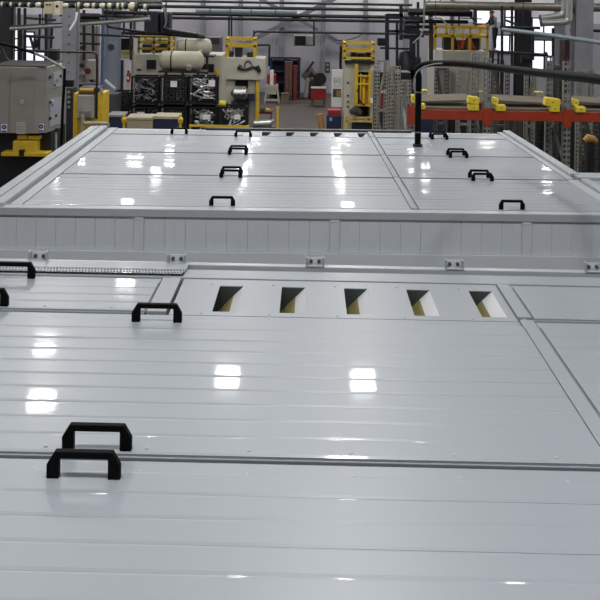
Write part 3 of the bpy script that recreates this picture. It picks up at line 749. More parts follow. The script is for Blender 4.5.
pipe('slack_cable', 'slack black cable hanging on the end wall above the robot cell', [(329, 36, 44), (335, 40, 44), (345, 40.5, 44), (355, 38, 44), (361, 35, 44)], .03, DARK, 6)
# wall fan unit
t = thing('wall_fan', 'square dark fan opening in a grey frame on the end wall', 'fan', at(303.5, 46, 43.8))
mb = MB(); pb(mb, 293.5, 35, 314, 46, 43.8, .3); part('frame', mb, LGREY, t, bevel=.03)
mb = MB(); pb(mb, 295, 36, 305.5, 45.5, 43.75, .06); part('grille', mb, BLACKM, t)
mb = MB(); pb(mb, 306.5, 37, 313, 45, 43.76, .05); part('cover', mb, COLUMN, t)
for k in range(4):
    mb = MB(); pb(mb, 295, 37 + k * 2.2, 305.5, 37.5 + k * 2.2, 43.7, .05); part('louvre', mb, DARK, t)
pipe('conduit', 'thin dark conduit frame right of the wall fan', [(306, 16, 43), (314, 20, 43), (314, 46, 43)], .04, BLACKM)
t = thing('switch_box', 'small dark switch box with two round gauges on the end wall', 'switch box', at(327.5, 73, 44))
mb = MB(); pb(mb, 325.3, 62, 330, 73, 44, .2); part('box', mb, DUCTG, t, bevel=.02)
for y in (65, 69.5):
    c = at(327.6, y, 44); part('gauge', MB().cyl((c.x, 44.0, c.z), (c.x, 43.95, c.z), .07, 10), LGREY, t)

# ---- middle of the hall: aisle things
t = thing('navy_shelving', 'navy blue shelving against the end wall left of the aisle', 'shelving', base(287, 42.5, .4))
a, b = at(271, 58, 42.5), at(299.5, 58, 42.5)
for X in (a.x, (a.x + b.x) / 2, b.x):
    for y in (42.5, 43.2): part('post', MB().mm((X - .05, y, FLOOR), (X + .05, y + .08, a.z)), NAVY, t)
for k in range(4): part('shelf', MB().mm((a.x, 42.52, FLOOR + .2 + k * .52), (b.x, 43.25, FLOOR + .27 + k * .52)), NAVY, t)
part('back_panel', MB().mm((a.x, 43.26, FLOOR), (b.x, 43.3, a.z)), mat('deep_navy', '#1c2038', .6), t)
for k in range(5):
    X = a.x + .15 + k * .27; single('stored_box', MB().mm((X, 42.6, FLOOR + 1.832), (X + .2, 43.1, a.z - .03 - .05 * (k % 2))), (DARK, NAVY, BLACKM, DRED, DARK)[k], 'small dark box on the top shelf of the navy shelving, number %s from the left' % ('one', 'two', 'three', 'four', 'five')[k], 'box', 'boxes on the navy shelving', bevel=.02)
t = thing('brown_cabinet', 'brown red cabinet with open frame doors left of the aisle', 'cabinet', base(289, 42.0, .2))
mb = MB(); pbf(mb, 285, 62, 292.5, 41.8, .5); part('body', mb, mat('brown_cab', '#5b4338', .6, var=.2), t)
for x0, x1 in ((285.5, 288.5), (289, 292)):
    mb = MB(); pb(mb, x0, 64, x1, 96, 41.75, .04); part('door', mb, mat('brown_door', '#6e4a3c', .6, var=.2), t)
mb = MB(); pbf(mb, 293.5, 66, 297.5, 41.8, .5); part('side_unit', mb, DRED, t)
t = thing('bench_machine', 'small red and white machine on a cream stand at the left of the aisle', 'machine', base(272, 40.6, .3))
a = at(266, 85, 40.6); b = at(278, 85, 40.6)
mb = MB(); mb.mm((a.x, 40.6, a.z - .12), (b.x, 41.2, a.z))
part('top', mb, CREAM, t)
part('panel', MB().mm((a.x + .08, 40.62, a.z - .42), (b.x - .08, 40.66, a.z - .12)), CREAM, t)
for X in (a.x, b.x):
    s = 1 if X > a.x else -1
    for y in (40.65, 41.15): part('leg', MB().bar((X - .05 * s, y, a.z - .1), (X + .06 * s, y, FLOOR), .07), CREAM, t)
part('lower_bar', MB().mm((a.x, 40.63, FLOOR + .1), (b.x, 40.69, FLOOR + .18)), CREAM, t)
mb = MB(); pb(mb, 267, 74, 276, 84.9, 40.7, .4); part('machine_body', mb, RED, t, bevel=.05)
mb = MB(); pb(mb, 270, 70, 273.5, 84.9, 40.64, .06); part('white_cover', mb, WHITE, t, bevel=.02)
t = thing('cardboard_box', 'small open brown box on the floor beside the cream stand', 'box', base(285, 40.5, .2))
mb = MB(); pbf(mb, 281, 94, 289, 40.5, .4); part('body', mb, mat('cardboard', '#7f6f60', .8), t)
mb = MB(); pb(mb, 281.5, 93.3, 288.5, 94, 40.45, .3); part('flap', mb, mat('cardboard', '#7f6f60', .8), t)
t = thing('red_toolbox_table', 'red box on brown table legs at the end of the aisle', 'table', base(318.5, 39.5, .3))
mb = MB(); pb(mb, 311.3, 89, 326, 100, 39.5, .7); part('red_box', mb, RED, t, bevel=.03)
mb = MB(); pb(mb, 311, 88.3, 326.3, 89, 39.45, .8); part('lid', mb, LGREY, t)
a, b = at(312.5, 100, 39.5), at(324.5, 100, 39.5)
for X in (a.x, b.x):
    for y in (39.6, 40.1): part('leg', MB().mm((X - .04, y, FLOOR), (X + .04, y + .07, a.z + .01)), mat('brown_leg', '#6b4e40', .6), t)
t = thing('grinding_machine', 'dark machine with a round wheel and raised arm behind the red box', 'machine', base(314, 42.6, .4))
mb = MB(); pbf(mb, 309, 80, 322, 42.4, .8); part('body', mb, DARK, t, bevel=.05)
c = at(320, 79, 42.4); part('wheel', MB().cyl((c.x, 42.3, c.z), (c.x, 42.5, c.z), .3, 16), BLACKM, t)
c = at(311, 73, 42.4); part('head', MB().tube([(c.x - .3, 42.6, c.z - .3), (c.x, 42.6, c.z + .1), (c.x + .25, 42.6, c.z - .2)], [.22, .3, .15], 10), STEELD, t, smooth=True)
part('arm', MB().tube([at(306, 72, 42.4), at(313.5, 61.5, 42.4)], .06, 8), DARK, t)
part('stay', MB().tube([at(308, 78, 42.2), at(306, 92, 42.2), at(305.5, 97, 42.2)], .09, 8), LGREY, t)
# white notice board
t = thing('notice_board', 'tall white notice board with a picture and a line drawing beside the robot cell', 'notice board', base(337, 34, .1))
mb = MB(); pb(mb, 331.5, 69.5, 343, 107, 34, .05); part('board', mb, WHITE, t, bevel=.01)
mb = MB(); pb(mb, 332.8, 89, 341, 97, 33.98, .02); p = part('picture', mb, mat('photo_grey', '#4b4c52', .5), t)
mb = MB(); pb(mb, 336.5, 90.5, 340.5, 96.5, 33.975, .02); part('picture_yellow', mb, mat('photo_yellow', '#a28a3c', .5), p)
dr = MB()
for x0, y0, x1, y1 in ((334, 78.5, 334.7, 84.5), (339.5, 78, 340.2, 85), (336, 79, 336.5, 83), (337.6, 79, 338.1, 83), (334, 81, 340, 81.5), (333.5, 77.7, 336, 78.1), (337, 77.5, 340.6, 77.9), (333.5, 85.5, 340, 85.9)): pb(dr, x0, y0, x1, y1, 33.985, .015)
part('line_drawing', dr, LGREYB, t)
for X in (at(332.5, 107, 34).x, at(342, 107, 34).x): part('leg', MB().mm((X - .03, 34.02, FLOOR), (X + .03, 34.08, at(337, 106, 34).z)), LGREY, t)
t = thing('navy_bin', 'navy bin with a red lid at the right of the aisle', 'bin', base(334.5, 31.5, .3))
mb = MB(); pbf(mb, 327, 115, 341.5, 31.5, .6); part('body', mb, NAVY, t, bevel=.03)
mb = MB(); pb(mb, 328, 110, 341, 115, 31.6, .5); part('red_lid', mb, RED, t, bevel=.03)
mb = MB(); pb(mb, 329.5, 117.5, 332, 121, 31.48, .02); part('label', mb, LGREYB, t)
single('roller_tube', MB().tube([at(319.5, 114, 31.8), (at(323, 130, 31.8).x, 31.8, FLOOR)], .11, 12), mat('tan_tube', '#b48a4e', .6), 'tan cardboard tube leaning at the left of the navy bin', 'tube', smooth=True)
mb = MB(); pbf(mb, 276.6, 108, 279, 31.5, .09)
t = thing('guard_post', 'yellow guard post at the left edge of the aisle', 'post', base(278, 31.5)); part('post', mb, YELLOW, t); mb = MB(); pb(mb, 276.5, 107, 279.2, 108, 31.49, .11); part('cap', mb, YELLOWB, t)

# ---- yellow robot cell
RYC = 31.0
t = thing('robot_cell', 'cream and yellow robot cell with a yellow top rail, right of the aisle', 'machine', base(360, RYC, .8))
mb = MB(); pbf(mb, 344.5, 62, 357, RYC + .25, 1.3); part('body', mb, CREAM, t, bevel=.03)
mb = MB(); pbf(mb, 370.5, 62, 375, RYC + .2, 1.3); part('side_column', mb, CREAM, t, bevel=.03)
mb = MB(); pb(mb, 345, 60.5, 374.5, 63.5, RYC + .1, 1.4); part('deck', mb, BLACKM, t)
guard_rail(t, 345, 43, 373.5, 61, RYC + .15, 1.2, posts=2, r=.035, rails=(.02, .45, .85))
for x0, y0, x1, y1 in ((351, 52, 357, 60), (358, 53, 365, 60), (366, 51, 371, 60)):
    mb = MB(); pb(mb, x0, y0, x1, y1, RYC + .5, .5); part('drive_unit', mb, BLACKM, t, bevel=.03)
mb = MB(); pb(mb, 357, 63.5, 370.5, 72, RYC + .3, .05); part('inner_panel', mb, CREAMD, t)
mb = MB(); pb(mb, 357, 72, 370.5, 118, RYC + 1.0, .05); part('inner_back', mb, DARK, t)
for x0, x1, y0, y1 in ((354.5, 358, 64, 107), (360, 361.3, 74, 106), (368.5, 371, 70, 107)):
    mb = MB(); pb(mb, x0, y0, x1, y1, RYC, .12); part('slide_post', mb, YELLOW, t)
mb = MB(); pb(mb, 361, 76, 369, 105, RYC + .15, .25); part('slide_body', mb, mat('amber', '#c98a14', .45, var=.1), t, bevel=.03)
mb = MB(); pb(mb, 362.5, 78, 365, 104, RYC + .05, .1); part('slide_rib', mb, YELLOW, t)
for y in (76, 84, 105.5):
    mb = MB(); pb(mb, 358, y - .8, 371, y + .8, RYC - .02, .1); part('cross_bar', mb, YELLOW, t)
part('hose', MB().tube([at(357, 90, RYC - .1), at(359, 93, RYC - .15), at(358.5, 98, RYC - .15), at(361, 103, RYC - .1), at(365, 105, RYC - .1)], .03, 6), BLACKM, t, smooth=True)
for y in (82, 95, 101, 106): mb = MB(); pb(mb, 347, y, 349, y + 1.2, RYC + .2, .05); part('knob', mb, DARK, t)
part('gearbox', MB().tube([at(351, 112, RYC), at(355, 110, RYC - .1), at(360, 113, RYC)], [.1, .18, .12], 10), STEELD, t, smooth=True)
for y in (117.5, 121.5): mb = MB(); pb(mb, 346, y - .7, 374, y + .7, RYC - .1, .08); part('guard_bar', mb, YELLOW, t)
for x in (346.5, 373.5): mb = MB(); pbf(mb, x - 1, 117, x + 1, RYC - .1, .08); part('guard_post', mb, YELLOW, t)
mb = MB(); pb(mb, 352, 123, 372, 131, RYC + .1, .5); part('lower_unit', mb, NAVY, t)
part('lamp', MB().cyl(at(371.5, 98, RYC - .05), at(371.5, 103, RYC - .05), .05, 8), WHITE, t)

# dark silhouettes between robot cell and rack: hoist frame and ducts
t = thing('hoist_frame', 'dark blue black hoist frame above the beige slotted frames', 'frame', base(400, 33))
for p, q, w in (((387, 14, 33), (387, 60, 33), .14), ((387, 15, 33), (403, 15.5, 33), .12), ((397, 20, 33), (397, 70, 33), .09), ((388, 31, 33), (432, 32, 33), .09), ((412, 15, 33), (413, 78, 33), .2), ((380, 48, 33), (412, 49, 33), .07), ((401, 6, 33), (401, 40, 33), .12)):
    part('member', MB().bar(at(*p), at(*q), w, w), mat('blue_black', '#22242f', .5, var=.15), t)
part('leg', MB().mm((at(412, 70, 33).x - .09, 32.9, FLOOR), (at(412, 70, 33).x + .09, 33.1, at(412, 70, 33).z)), MATS['blue_black'], t)
mb = MB(); pb(mb, 378, 38, 386, 46, 33, .5); part('motor', mb, BLACKM, t, bevel=.04)
part('hood', MB().tube([at(411, 22, 33.4), at(411, 40, 33.4), at(404, 36, 33.4)], [.3, .3, .15], 12), MATS['blue_black'], t, smooth=True)
part('lower_motor', MB().tube([at(405, 52, 33.3), at(407, 62, 33.2), at(406, 74, 33.2)], [.2, .34, .3], 12), MATS['blue_black'], t, smooth=True)
part('second_motor', MB().tube([at(414, 58, 33.3), at(415, 70, 33.2)], [.25, .25], 10), MATS['blue_black'], t, smooth=True)
pipe('conduit', 'pair of pale cables looping above the black pipe bend', [(431, 18, 29), (440, 18, 29), (444, 21, 29), (447, 25, 29)], .03, STEEL, 6, hang=(0,))
pipe('conduit', 'pale thin cable hanging down beside the hoist frame', [(424, 2, 29), (424, 25, 29), (421, 36, 29), (413, 43, 29)], .025, STEEL, 6, hang=(0,))
t = thing('cable_tray', 'dark cable tray under the silver duct above the black pipe', 'cable tray', at(430, 17, 30.5))
part('tray', MB().tube([at(408, 12, 30.5), at(472, 14, 30.5)], .12, 6), BLACKM, t); part('second_tray', MB().tube([at(405, 21, 30.5), at(468, 22, 30.5)], .07, 6), BLACKM, t)
for x in (424, 429): part('hanger', MB().cyl(at(x, 20, 30.5), (at(x, 2, 30.5).x, 30.5, CEIL), .03, 6), STEEL, t)

# ---- left cream press beside the aisle
LY = 31.2
t = thing('press_machine', 'cream press with a yellow top rail and black hand cable, left of the aisle', 'machine', base(245, LY, .8))
mb = MB(); pb(mb, 225.5, 58, 265, 80, LY, 1.2); part('head', mb, CREAM, t, bevel=.03)
mb = MB(); pbf(mb, 225.5, 80, 235, LY + .2, 1.0); part('column', mb, CREAM, t, bevel=.03)
mb = MB(); pbf(mb, 248, 80, 256, LY + .2, 1.0); part('column', mb, CREAMD, t, bevel=.03)
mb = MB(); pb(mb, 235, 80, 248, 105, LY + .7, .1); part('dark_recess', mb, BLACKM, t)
mb = MB(); pbf(mb, 231, 101, 249, LY + .1, .9); part('bed', mb, STEELD, t, bevel=.03)
guard_rail(t, 227, 39, 254.5, 57.8, LY + .1, 1.0, posts=2, r=.04, rails=(0, .37))
for x0, y0, x1, y1 in ((235, 47, 242, 57.8), (229, 51, 233, 57.8), (247, 52, 253, 57.8)):
    mb = MB(); pb(mb, x0, y0, x1, y1, LY + .4, .5); part('motor', mb, DARK, t, bevel=.04)
part('hand_cable', MB().tube(smoothpath([at(239, 67, LY - .05), at(243, 69.5, LY - .06), at(248, 69, LY - .05), at(253, 67, LY - .05), at(256, 69, LY - .05)]), .045, 8), BLACKM, t, smooth=True)
part('grip', MB().tube([at(238, 66.5, LY - .06), at(241, 68, LY - .06)], .09, 8), BLACKM, t)
part('grip', MB().tube([at(257, 66, LY - .06), at(259.5, 72, LY - .06)], .07, 8), BLACKM, t)
part('wire', MB().tube(smoothpath([at(244.5, 67.5, LY - .04), at(245.5, 62.5, LY - .04), at(249, 61, LY - .04), at(252, 65, LY - .04)]), .02, 6), DARK, t)
part('engine', MB().tube([at(233, 94, LY), at(236, 93, LY - .1), at(244, 93, LY - .1), at(247, 95, LY)], [.12, .25, .25, .15], 10), ALU, t, smooth=True)
for x in (235, 239, 243.5): part('engine_port', MB().cyl(at(x, 96, LY - .3), at(x, 96, LY - .4), .08, 8), BLACKM, t)
part('blue_motor', MB().tube([at(250.5, 92, LY - .1), at(250.5, 101, LY - .1)], .14, 10), NAVY, t, smooth=True)
part('blue_motor_cap', MB().tube([at(250.5, 91, LY - .1), at(250.5, 93.5, LY - .1)], .17, 10), ALU, t, smooth=True)
mb = MB(); pbf(mb, 256, 80, 259.5, LY + .1, .12); part('yellow_post', mb, YELLOW, t)
t = thing('roll_stand', 'stand with a silver roll at the left of the aisle behind the far roof', 'roll', base(264, 30, .3))
part('roll', MB().tube([at(253, 123.5, 30), at(254, 123.5, 30), at(270, 123, 30), at(274, 120, 30)], [.02, .11, .11, .05], 12), ALU, t, smooth=True)
mb = MB(); pbf(mb, 253, 127, 275, 30, .5); part('table', mb, STEELD, t)
for x in (255, 270): mb = MB(); pb(mb, x, 124, x + 1, 127.5, 30, .4); part('cradle', mb, DARK, t)
t = thing('parts_trolley', 'low red brown trolley with dark parts beside the yellow post', 'trolley', base(263, 33, .4))
mb = MB(); pb(mb, 254, 111.5, 272, 114, 33, .8); part('tray', mb, DRED, t)
for x in (255, 270.5): mb = MB(); pbf(mb, x, 114, x + 1, 33.05, .08); part('leg', mb, DRED, t)
part('coil', MB().cyl(at(260, 109.5, 33.2), at(265, 109.5, 33.2), .1, 10), STEELD, t); part('yellow_part', MB().cyl(at(266, 110, 33.2), at(269.5, 110.4, 33.2), .07, 8), YELLOW, t)
# ---- stacked wire baskets with metal parts
BY = 31.0; BK = BY / F
TUBEM = mat('bright_tube', '#d8dadc', .3, .55, var=.1); DKP = mat('dark_part', '#3b3e48', .4, .5, var=.3); MIDP = mat('mid_part', '#9b9da2', .35, .5, var=.25)
def basket(x0, y0, x1, y1, label, Y, kind, contents, card=None):
    a = at(x0, y0, Y); b = at(x1, y1, Y); X0, X1 = a.x, a.x + (x1 - x0) * Y / F; Z1 = at((x0 + x1) / 2, y0, Y).z; Z0 = max(FLOOR, at((x0 + x1) / 2, y1, Y).z); D = .8
    if Z0 < FLOOR + .2: Z0 = FLOOR
    t = thing('wire_basket', label, 'basket', ((X0 + X1) / 2, Y + D / 2, Z0), group='black wire baskets stacked beside the aisle')
    r = .03
    for X in (X0 + r, X1 - r):
        for y in (Y + r, Y + D - r): part('corner_post', MB().mm((X - r, y - r, Z0), (X + r, y + r, Z1)), BLACKM, t)
    part('floor_panel', MB().mm((X0 + .01, Y + .01, Z0 + .1), (X1 - .01, Y + D - .01, Z0 + .13)), BLACKM, t)
    for z in (Z1 - .03, Z0 + .1):
        rim = MB()
        for y in (Y + r, Y + D - r): rim.mm((X0, y - .025, z - .025), (X1, y + .025, z + .025))
        for X in (X0 + r, X1 - r): rim.mm((X - .025, Y, z - .025), (X + .025, Y + D, z + .025))
        part('rim', rim, BLACKM, t)
        wm = MB(); n = 8
    for i in range(1, n): X = X0 + (X1 - X0) * i / n; wm.mm((X - .005, Y + .01, Z0 + .1), (X + .005, Y + .02, Z1 - .03))
    for i in range(1, n): z = Z0 + .1 + (Z1 - Z0 - .13) * i / n; wm.mm((X0 + r, Y + .02, z - .005), (X1 - r, Y + .03, z + .005))
    part('wire_mesh', wm, DARK if kind != 1 else STEELD, t)
    back = MB().mm((X0 + r, Y + D - .02, Z0 + .1), (X1 - r, Y + D - .01, Z1 - .05)); part('back_panel', back, BLACKM, t)
    if card:
        mb = MB(); pb(mb, card[0], card[1], card[2], card[3], Y - .012, .01); part('label_card', mb, WHITE, t, label='white paper card')
    # contents: a heap nobody could count
    rnd = random.Random(int(x0 * 7 + y0)); mb = MB(); m = (MIDP, DKP, TUBEM)[kind]
    N = (60, 170, 26)[kind]; L = (.15, .09, .4)[kind]; R = (.024, .022, .032)[kind]
    H = (Z1 - Z0) * .88
    for i in range(N):
        x = rnd.uniform(X0 + .08 + L * .35, X1 - .08 - L * .35); y = Y + .07 + abs(rnd.gauss(0, .12)); z = rnd.uniform(Z0 + .16 + L * .25, Z0 + H)
        y = min(y, Y + .33)
        ang = rnd.uniform(-1.0, 1.3); d = Vector((math.cos(ang), rnd.uniform(-.1, .25), math.sin(ang) * .8)).normalized() * L / 2
        c = Vector((x, y + .03, z)); mb.tube([c - d, c + d], R * rnd.uniform(.7, 1.2), 6)
    part('dark_filler', MB().mm((X0 + .07, Y + .42, Z0 + .135), (X1 - .07, Y + .45, Z0 + H)), INNER, t)  # dark filler sheet added in place of a deeper heap
    single('metal_parts', mb, m, contents, 'metal parts', kind='stuff')
YB0 = 138.0
basket(131, 76.5, 158.5, 106.5, 'wire basket of short parts, upper left of the stacks', BY, 0, 'heap of short grey metal parts in the upper left basket')
basket(160, 76.5, 187, 106.5, 'wire basket of small dark parts with a white card, upper middle of the stacks', BY, 1, 'heap of small dark parts in the upper middle basket', (170.5, 81, 177, 87))
basket(189, 76.5, 217, 106.5, 'wire basket of long shiny tubes, upper right of the stacks', BY, 2, 'heap of long shiny tubes in the upper right basket', (208.5, 80, 215, 86.5))
basket(131, 107, 158.5, YB0, 'wire basket at the bottom of the left stack', BY, 0, 'heap of short grey parts in the lower left basket', (137, 112, 144.5, 115.5))
basket(160, 107, 187, YB0, 'wire basket at the bottom of the middle stack', BY, 1, 'heap of small dark parts in the lower middle basket')
basket(189, 107, 217, YB0, 'wire basket of shiny tubes at the bottom of the right stack', BY, 2, 'heap of shiny tubes in the bottom basket of the right stack', (203, 114.5, 210.5, 119.5))
basket(219, 107, 247, YB0, 'single wire basket of tubes in front of the cream press', BY - 1.0, 2, 'heap of tubes in the basket in front of the cream press', (234.5, 115, 240.5, 119.5))
basket(113, 92, 129.5, 114, 'dark wire basket left of the stacks below the fire extinguisher', BY + 1.2, 1, 'heap of dark parts in the leftmost upper basket')
basket(113, 114.5, 129.5, 140, 'dark wire basket on the floor at the far left of the stacks', BY + 1.2, 1, 'heap of dark parts in the leftmost lower basket')
t = thing('yellow_barrier', 'long low yellow barrier bar in front of the wire baskets', 'barrier', base(218, 29.2))
mb = MB(); pb(mb, 189, 125.3, 249, 127.2, 29.2, .08); part('bar', mb, YELLOW, t)
for x in (190, 219, 248): mb = MB(); pbf(mb, x - .8, 125.3, x + .8, 29.3, .07); part('post', mb, YELLOW, t)
# tables in front of the baskets
t = thing('beige_crate', 'long beige crate behind the far roof, left of the navy one', 'crate', base(139, 24, .3))
mb = MB(); pbf(mb, 126.5, 119.5, 153, 24, .7); part('body', mb, mat('beige_box', '#a59f86', .6, var=.08), t, bevel=.02)
mb = MB(); pb(mb, 126, 117.5, 152, 119.5, 23.97, .76); part('lid', mb, mat('beige_lid', '#b3ad93', .6), t)
t = thing('navy_crate', 'long navy crate with a beige lid between two yellow posts', 'crate', base(166, 24, .3))
mb = MB(); pbf(mb, 154, 119, 177.5, 24, .7); part('body', mb, NAVY, t, bevel=.02)
mb = MB(); pb(mb, 153.5, 116.5, 178, 119, 23.97, .76); part('lid', mb, mat('beige_lid', '#b3ad93', .6), t)
t = thing('navy_crate', 'navy crate left of the first yellow post', 'crate', base(113, 25, .3))
mb = MB(); pbf(mb, 107, 117, 122.5, 25, .7); part('body', mb, NAVY, t, bevel=.02); mb = MB(); pb(mb, 106.5, 115, 123, 117, 24.97, .76); part('lid', mb, mat('grey_lid', '#87878a', .6), t)
for x, lb in ((124, 'yellow bollard between the left navy crate and the beige crate'), (180.5, 'yellow bollard right of the long navy crate')):
    t = thing('bollard', lb, 'bollard', base(x, 23.5)); X = at(x, 120, 23.5).x; Z = at(x, 114.5, 23.5).z
    part('post', MB().cyl((X, 23.5, FLOOR), (X, 23.5, Z), .035, 10), YELLOW, t); part('knob', MB().tube([(X, 23.5, Z - .22), (X, 23.5, Z - .12), (X, 23.5, Z - .05)], [.06, .075, .03], 10), YELLOW, t)

# ---- cream tanks on their frame and the cream machine behind
def tank(x0, y0, x1, y1, Y, label):
    k = Y / F; r = (y1 - y0) / 2 * k; c = at((x0 + x1) / 2, (y0 + y1) / 2, Y); h = (x1 - x0) / 2 * k; e = r * .5
    t = thing('air_tank', label, 'tank', (c.x, Y, c.z - r))
    prof = [(-h, .03), (-h + e * .1, r * .45), (-h + e * .35, r * .75), (-h + e * .7, r * .94), (-h + e, r), (h - e, r), (h - e * .7, r * .94), (h - e * .35, r * .75), (h - e * .1, r * .45), (h, .03)]
    part('shell', MB().tube([(c.x + a, Y, c.z) for a, _ in prof], [b for _, b in prof], 20), mat('tank_cream', '#cbc6b2', .45, var=.06, scale=3), t, smooth=True)
    for a in (-.42, .0): part('strap', MB().tube([(c.x + h * a - .025, Y, c.z), (c.x + h * a + .025, Y, c.z)], r * 1.015, 20), STEELD if a == 0 else BLACKM, t) if a else None
    part('manhole', MB().cyl((c.x + h * .38, Y - r * .75, c.z - r * .55), (c.x + h * .38, Y - r * 1.02, c.z - r * .72), r * .3, 12), CREAM, t)
    for a in (-.55, .5): part('saddle', MB().mm((c.x + h * a - .06, Y - r * .6, c.z - r * 1.25), (c.x + h * a + .06, Y + r * .6, c.z - r * .75)), DARK, t)
    return c, r
tank(159, 51, 204, 70, 33.0, 'front cream horizontal tank above the wire baskets')
tank(176, 38.5, 212, 54.5, 35.0, 'rear cream horizontal tank, higher and behind the front one')
t = thing('tank_frame', 'dark steel frame that carries the two cream tanks', 'frame', base(186, 34))
for x, Y, y in ((166, 32.7, 71.3), (198, 32.7, 71.3), (183, 34.7, 55.5), (207, 34.7, 55.5)):
    mb = MB(); pbf(mb, x - 1.3, y, x + 1.3, Y, .1); part('leg', mb, DARK, t)
for y, Y, x0, x1 in ((71.5, 32.6, 158, 206), (55.7, 34.6, 175, 214)): mb = MB(); pb(mb, x0, y, x1, y + 1.5, Y, .9); part('beam', mb, DARK, t)
t = thing('cream_machine', 'long cream machine behind the tanks with a yellow railed top at its left', 'machine', base(178, 36, .8))
mb = MB(); pbf(mb, 135, 54.5, 222, 36.2, 2.0); part('body', mb, CREAM, t, bevel=.04)
mb = MB(); pb(mb, 146.5, 60, 156, 69, 36.15, .05); part('window', mb, BLACKM, t)
mb = MB(); pb(mb, 200, 64, 214, 72, 36.1, .1); part('dark_unit', mb, BLACKM, t, bevel=.03)
mb = MB(); pb(mb, 137, 69, 141, 70.5, 36.15, .05); part('plate', mb, DARK, t)
guard_rail(t, 139, 36.5, 169, 54.3, 36.3, 1.5, m=mat('dull_yellow', '#a98f2a', .5, var=.15), posts=3, r=.045, rails=(0, .33, .7))
for x0, y0, x1, y1, m in ((142, 44, 150, 54.4, DARK), (152, 46, 158, 54.4, DRED), (160, 43, 166, 54.4, BLACKM)): mb = MB(); pb(mb, x0, y0, x1, y1, 36.9, .6); part('drive_unit', mb, m, t, bevel=.03)
mb = MB(); pb(mb, 216, 70, 219.5, 75.5, 35.9, .2); part('yellow_box', mb, YELLOW, t)
t = thing('cooling_unit', 'dark cooling unit above the rear tank at the end wall', 'machine', base(208, 39, .4))
mb = MB(); pbf(mb, 205, 37, 222, 39.5, .6); part('body', mb, mat('grey_unit', '#6a6a70', .6, var=.15), t, bevel=.04)
mb = MB(); pb(mb, 211, 38, 219, 44, 39.45, .05); part('grille', mb, DARK, t)
t = thing('filter_house', 'dark blue grey filter housing with hoses above the yellow railed machine', 'machine', at(158, 34, 34))
mb = MB(); pb(mb, 144, 11, 158, 34, 34, .8); part('housing', mb, mat('dark_blue_grey', '#2e303c', .5, var=.15), t, bevel=.05)
mb = MB(); pb(mb, 159.5, 12, 170, 34, 34.2, .6); part('second_housing', mb, mat('dark_blue_grey', '#2e303c', .5), t, bevel=.05)
for x in (148, 166): part('hanger', MB().cyl(at(x, 11.2, 34.3), (at(x, 11, 34.3).x, 34.3, CEIL), .03, 6), DARK, t)
part('hose', MB().tube(smoothpath([at(164, 12, 33.9), at(166, 18, 33.8), at(164, 25, 33.8), at(167, 30, 33.9), at(178, 32, 34.2), at(202, 36, 35)]), .09, 8), BLACKM, t, smooth=True)
part('pale_hose', MB().tube(smoothpath([at(163.5, 6, 33.6), at(165, 14, 33.6), at(166, 22, 33.6), at(164, 28, 33.6)]), .035, 6), STEEL, t, smooth=True)
# long stretch of dark pipes from the left over the yellow railed machine
pipe('beam_pipe', 'long black pipe from the filter housing to the rear tank', [(120, 33, 34.8), (160, 33.5, 34.8), (205, 37.2, 34.8)], .07, BLACKM)

# ---- left background
GR = mat('left_wall_grey', '#55555a', .7, var=.15, scale=.5)
t = thing('partition_wall', 'dark grey partition behind the grey cabinet at the left edge', 'partition', base(-2, 40))
mb = MB(); pbf(mb, -22, -6, 13, 40, .2); part('sheet', mb, GR, t)
mb = MB(); pbf(mb, 11.8, -6, 14, 39.9, .3); part('edge_post', mb, DARK, t)
column(61.5, 76, 24, COLUMN, 'wide grey riveted column behind the grey cabinet on the left', True)
column(47, 51, 38, COLUMN, 'slim grey column right of the left windows')
column(102, 118, 33, COLBLUE, 'wide pale blue column left of the wire baskets')
mb = MB(); c0 = at(103, 15, 32.7)
single('blue_pipe', MB().tube([(c0.x, 32.7, at(103, 8, 32.7).z), (c0.x, 32.7, FLOOR)], .05, 8), BLUEP, 'thin blue pipe running down the pale blue column', 'pipe', smooth=True)
single('white_brace', MB().bar(at(105, 80, 31.5), at(115, 88.5, 31.5), .07, .06, (0, 1, 0)), WHITE, 'short white diagonal bar at the foot of the pale blue column', 'bar')
t = thing('column_plaque', 'small dark round plaque on the pale blue column', 'plaque', at(111, 50, 32.9))
c = at(111, 47, 32.95); part('disc', MB().cyl((c.x, 32.99, c.z), (c.x, 32.94, c.z), .11, 14), DUCTG, t); part('ring', MB().cyl((c.x, 32.995, c.z), (c.x, 32.96, c.z), .13, 14), COLUMN, t)
PALE = mat('pale_partition', '#b9b6ae', .7, var=.08)
t = thing('pale_partition', 'pale partition with pipes between the two wide columns', 'partition', base(89, 38)); mb = MB(); pbf(mb, 77, 26, 100, 38, .2); part('sheet', mb, PALE, t)
for x in (84, 96): mb = MB(); pbf(mb, x, 26, x + 1.6, 37.9, .1); part('post', mb, COLUMN, t)
for k, (x, y) in enumerate(((82, 48), (81, 57), (80, 66), (81, 74))): mb = MB(); pb(mb, x - 2, y - 2, x + 2.5, y + 1.5, 37.6, .35); part('meter', mb, (DARK, STEEL, DARK, LGREYB)[k], t, bevel=.03)
t = thing('cream_switch_box', 'cream switch box with a dark gauge between the columns', 'switch box', base(91, 36)); mb = MB(); pb(mb, 87, 60, 95.5, 80, 36, .3); part('box', mb, CREAM, t, bevel=.03)
c = at(88, 71, 36); part('gauge', MB().cyl((c.x, 36, c.z), (c.x, 35.9, c.z), .12, 12), DRED, t); mb = MB(); pbf(mb, 90, 80, 93, 36.1, .1); part('pole', mb, DARK, t)
